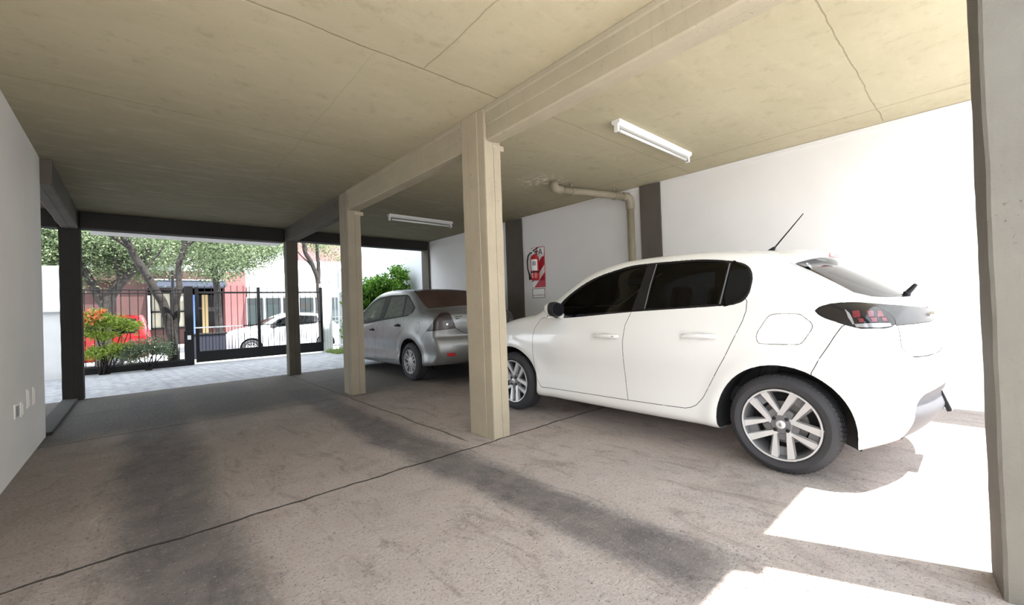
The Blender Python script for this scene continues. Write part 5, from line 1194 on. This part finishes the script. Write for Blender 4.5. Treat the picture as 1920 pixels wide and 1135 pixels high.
# ---- buildings over the road
BY = 27.
brown = plaster_mat('red_brown_brick', (.085, .046, .043), (.07, .037, .035), .3)
pink = plaster_mat('dusty_pink_wall', (.24, .105, .105), (.20, .09, .09), .3)
conc = plaster_mat('pale_facade', (.42, .42, .41), (.36, .36, .35), .3)
blind = mat('cream_blind', (.40, .37, .29), .8)
t = thing('shop_building', (1.2, BY, -.2), 'building across the street with red-brown piers, a dark awning and cream shop blinds', 'building')
MB().box((-12, BY+.4, 3.0), (4.3, BY+8, 13)).obj('upper_wall', conc, t)
MB().box((-12, BY+.4, -.25), (-.8, BY+8, 3.0)).obj('side_wall', brown, t)
MB().box((-.75, BY-.1, -.25), (.36, BY+.6, 3.05), .01).obj('brick_pier', brown, t)
MB().box((3.45, BY-.1, -.25), (4.45, BY+.6, 3.5), .01).obj('pink_pier', pink, t)
MB().box((-2, BY-.05, 3.0), (4.4, BY+.4, 3.5), .02).obj('brown_fascia', brown, t)
MB().box((.36, BY-1.3, 2.62), (3.4, BY-.12, 2.92), .03).obj('dark_awning', mat('dark_awning', (.05, .06, .09), .7), t)
MB().box((.36, BY-1.33, 2.93), (3.4, BY-.12, 2.99), .01).obj('awning_top', conc, t)
MB().box((-.3, BY-.9, 4.2), (1.9, BY+.4, 4.75), .02).obj('balcony', conc, t)
MB().box((-.3, BY+.33, 4.9), (1.9, BY+.398, 6.4), .02).obj('upper_window', M['tint'], t)
for (xa, xb) in ((.45, 1.3), (1.36, 2.0)):
    f = MB(); f.box((xa, BY+.2, .6), (xb, BY+.26, .68)); f.box((xa, BY+.2, 1.42), (xb, BY+.26, 1.5)); f.box((xa, BY+.2, 2.4), (xb, BY+.26, 2.5)); f.box((xa, BY+.2, .6), (xa+.06, BY+.26, 2.5)); f.box((xb-.06, BY+.2, .6), (xb, BY+.26, 2.5)); f.box((xa+.4, BY+.21, .68), (xa+.44, BY+.25, 2.4))
    fo = f.obj('shop_window', M['iron'], t); MB().box((xa+.06, BY+.27, .68), (xb-.06, BY+.29, 2.4)).obj('blind', blind, fo)
MB().box((.36, BY+.28, -.25), (3.45, BY+.5, .6), .01).obj('sill_wall', brown, t)
MB().box((2.0, BY+.5, -.25), (3.45, BY+.7, 3)).obj('dark_doorway', M['dark'], t)
MB().box((2.1, BY+.1, .2), (2.35, BY+.2, 2.3)).obj('blue_panel', mat('blue_panel', (.12, .22, .55), .5), t)
MB().box((2.5, BY+.1, .0), (2.75, BY+.2, 2.3)).obj('tan_panel', mat('tan_panel', (.35, .25, .12), .5), t)
MB().box((.36, BY+.5, 2.3), (3.45, BY+.7, 3.02)).obj('lintel', brown, t)
t = thing('white_shop', (7.5, BY, -.2), 'white shop across the street, pale awning over glass windows, right of the pink pier', 'building')
MB().box((4.46, BY+.3, 2.75), (16, BY+8, 3.9), .02).obj('sign_band', M['whitep'], t)
MB().box((4.46, BY+.9, 3.9), (16, BY+8, 4.4), .02).obj('roof_parapet', M['whitep'], t)
MB().box((4.5, BY-.9, 2.15), (9.6, BY+.3, 2.72), .03).obj('awning', M['whitep'], t)
MB().box((4.46, BY+.3, -.25), (16, BY+.5, .35), .02).obj('base_wall', M['whitep'], t)
MB().box((4.46, BY+.9, -.25), (16, BY+1.1, 2.75)).obj('inner_wall', M['grey'], t)
for i, xa in enumerate((4.5, 5.4, 6.3, 7.2, 8.1, 9.0)):
    f = MB(); f.box((xa, BY+.3, .35), (xa+.05, BY+.38, 2.15)); f.box((xa+.85, BY+.3, .35), (xa+.9, BY+.38, 2.15)); f.box((xa+.05, BY+.3, .35), (xa+.85, BY+.38, .40)); f.box((xa+.05, BY+.3, 2.1), (xa+.85, BY+.38, 2.15)); fo = f.obj('shop_window', M['whitep'], t)
    MB().box((xa+.05, BY+.33, .4), (xa+.85, BY+.345, 2.1)).obj('pane', M['glass'], fo)
    if i in (0, 1): MB().box((xa+.1, BY+.5, .5), (xa+.8, BY+.6, 1.7)).obj('display_poster', mat('pale_cyan_poster', (.45, .68, .70), .5), fo)
MB().box((6.9, BY+.5, 1.45), (7.9, BY+.55, 1.75)).obj('orange_banner', mat('orange_banner', (.75, .22, .05), .5), t)
MB().box((6.9, BY+.5, .6), (7.9, BY+.55, 1.4)).obj('blue_banner', mat('blue_banner', (.08, .14, .22), .5), t)
# red lettering band (unreadable in the photo) left plain; pink house far right
t = thing('pink_house', (12, 24.5, -.2), 'pink house far down the street at the right of the side gate', 'building')
MB().box((9.6, 36, -.25), (13, 39, 7.)).obj('wall', pink, t)
MB().box((10.2, 35.95, 2.2), (10.8, 35.999, 3.6)).obj('window', M['whitep'], t)
# black street bin / box left of the pale car
t = thing('street_bins', (1.9, 19.5, -.35), 'dark low planter box behind the left part of the sliding gate', 'planter')
MB().box((1.25, 16.6, -.2), (2.15, 17.1, .55), .03).obj('box', mat('navy_box', (.006, .008, .02), .6), t)
MB().box((1.22, 16.57, .55), (2.18, 17.13, .60), .01).obj('lid', M['iron'], t)
# street lamp posts in front of shop
for x, lb in ((.98, 'thin dark pole in front of the shop blinds, left of the gate post'),):
    t = thing('street_pole', (x, 20., -.35), lb, 'pole'); MB().tube([(x, 20., -.35), (x, 20., 2.9)], .05, 10).obj('shaft', M['iron'], t)
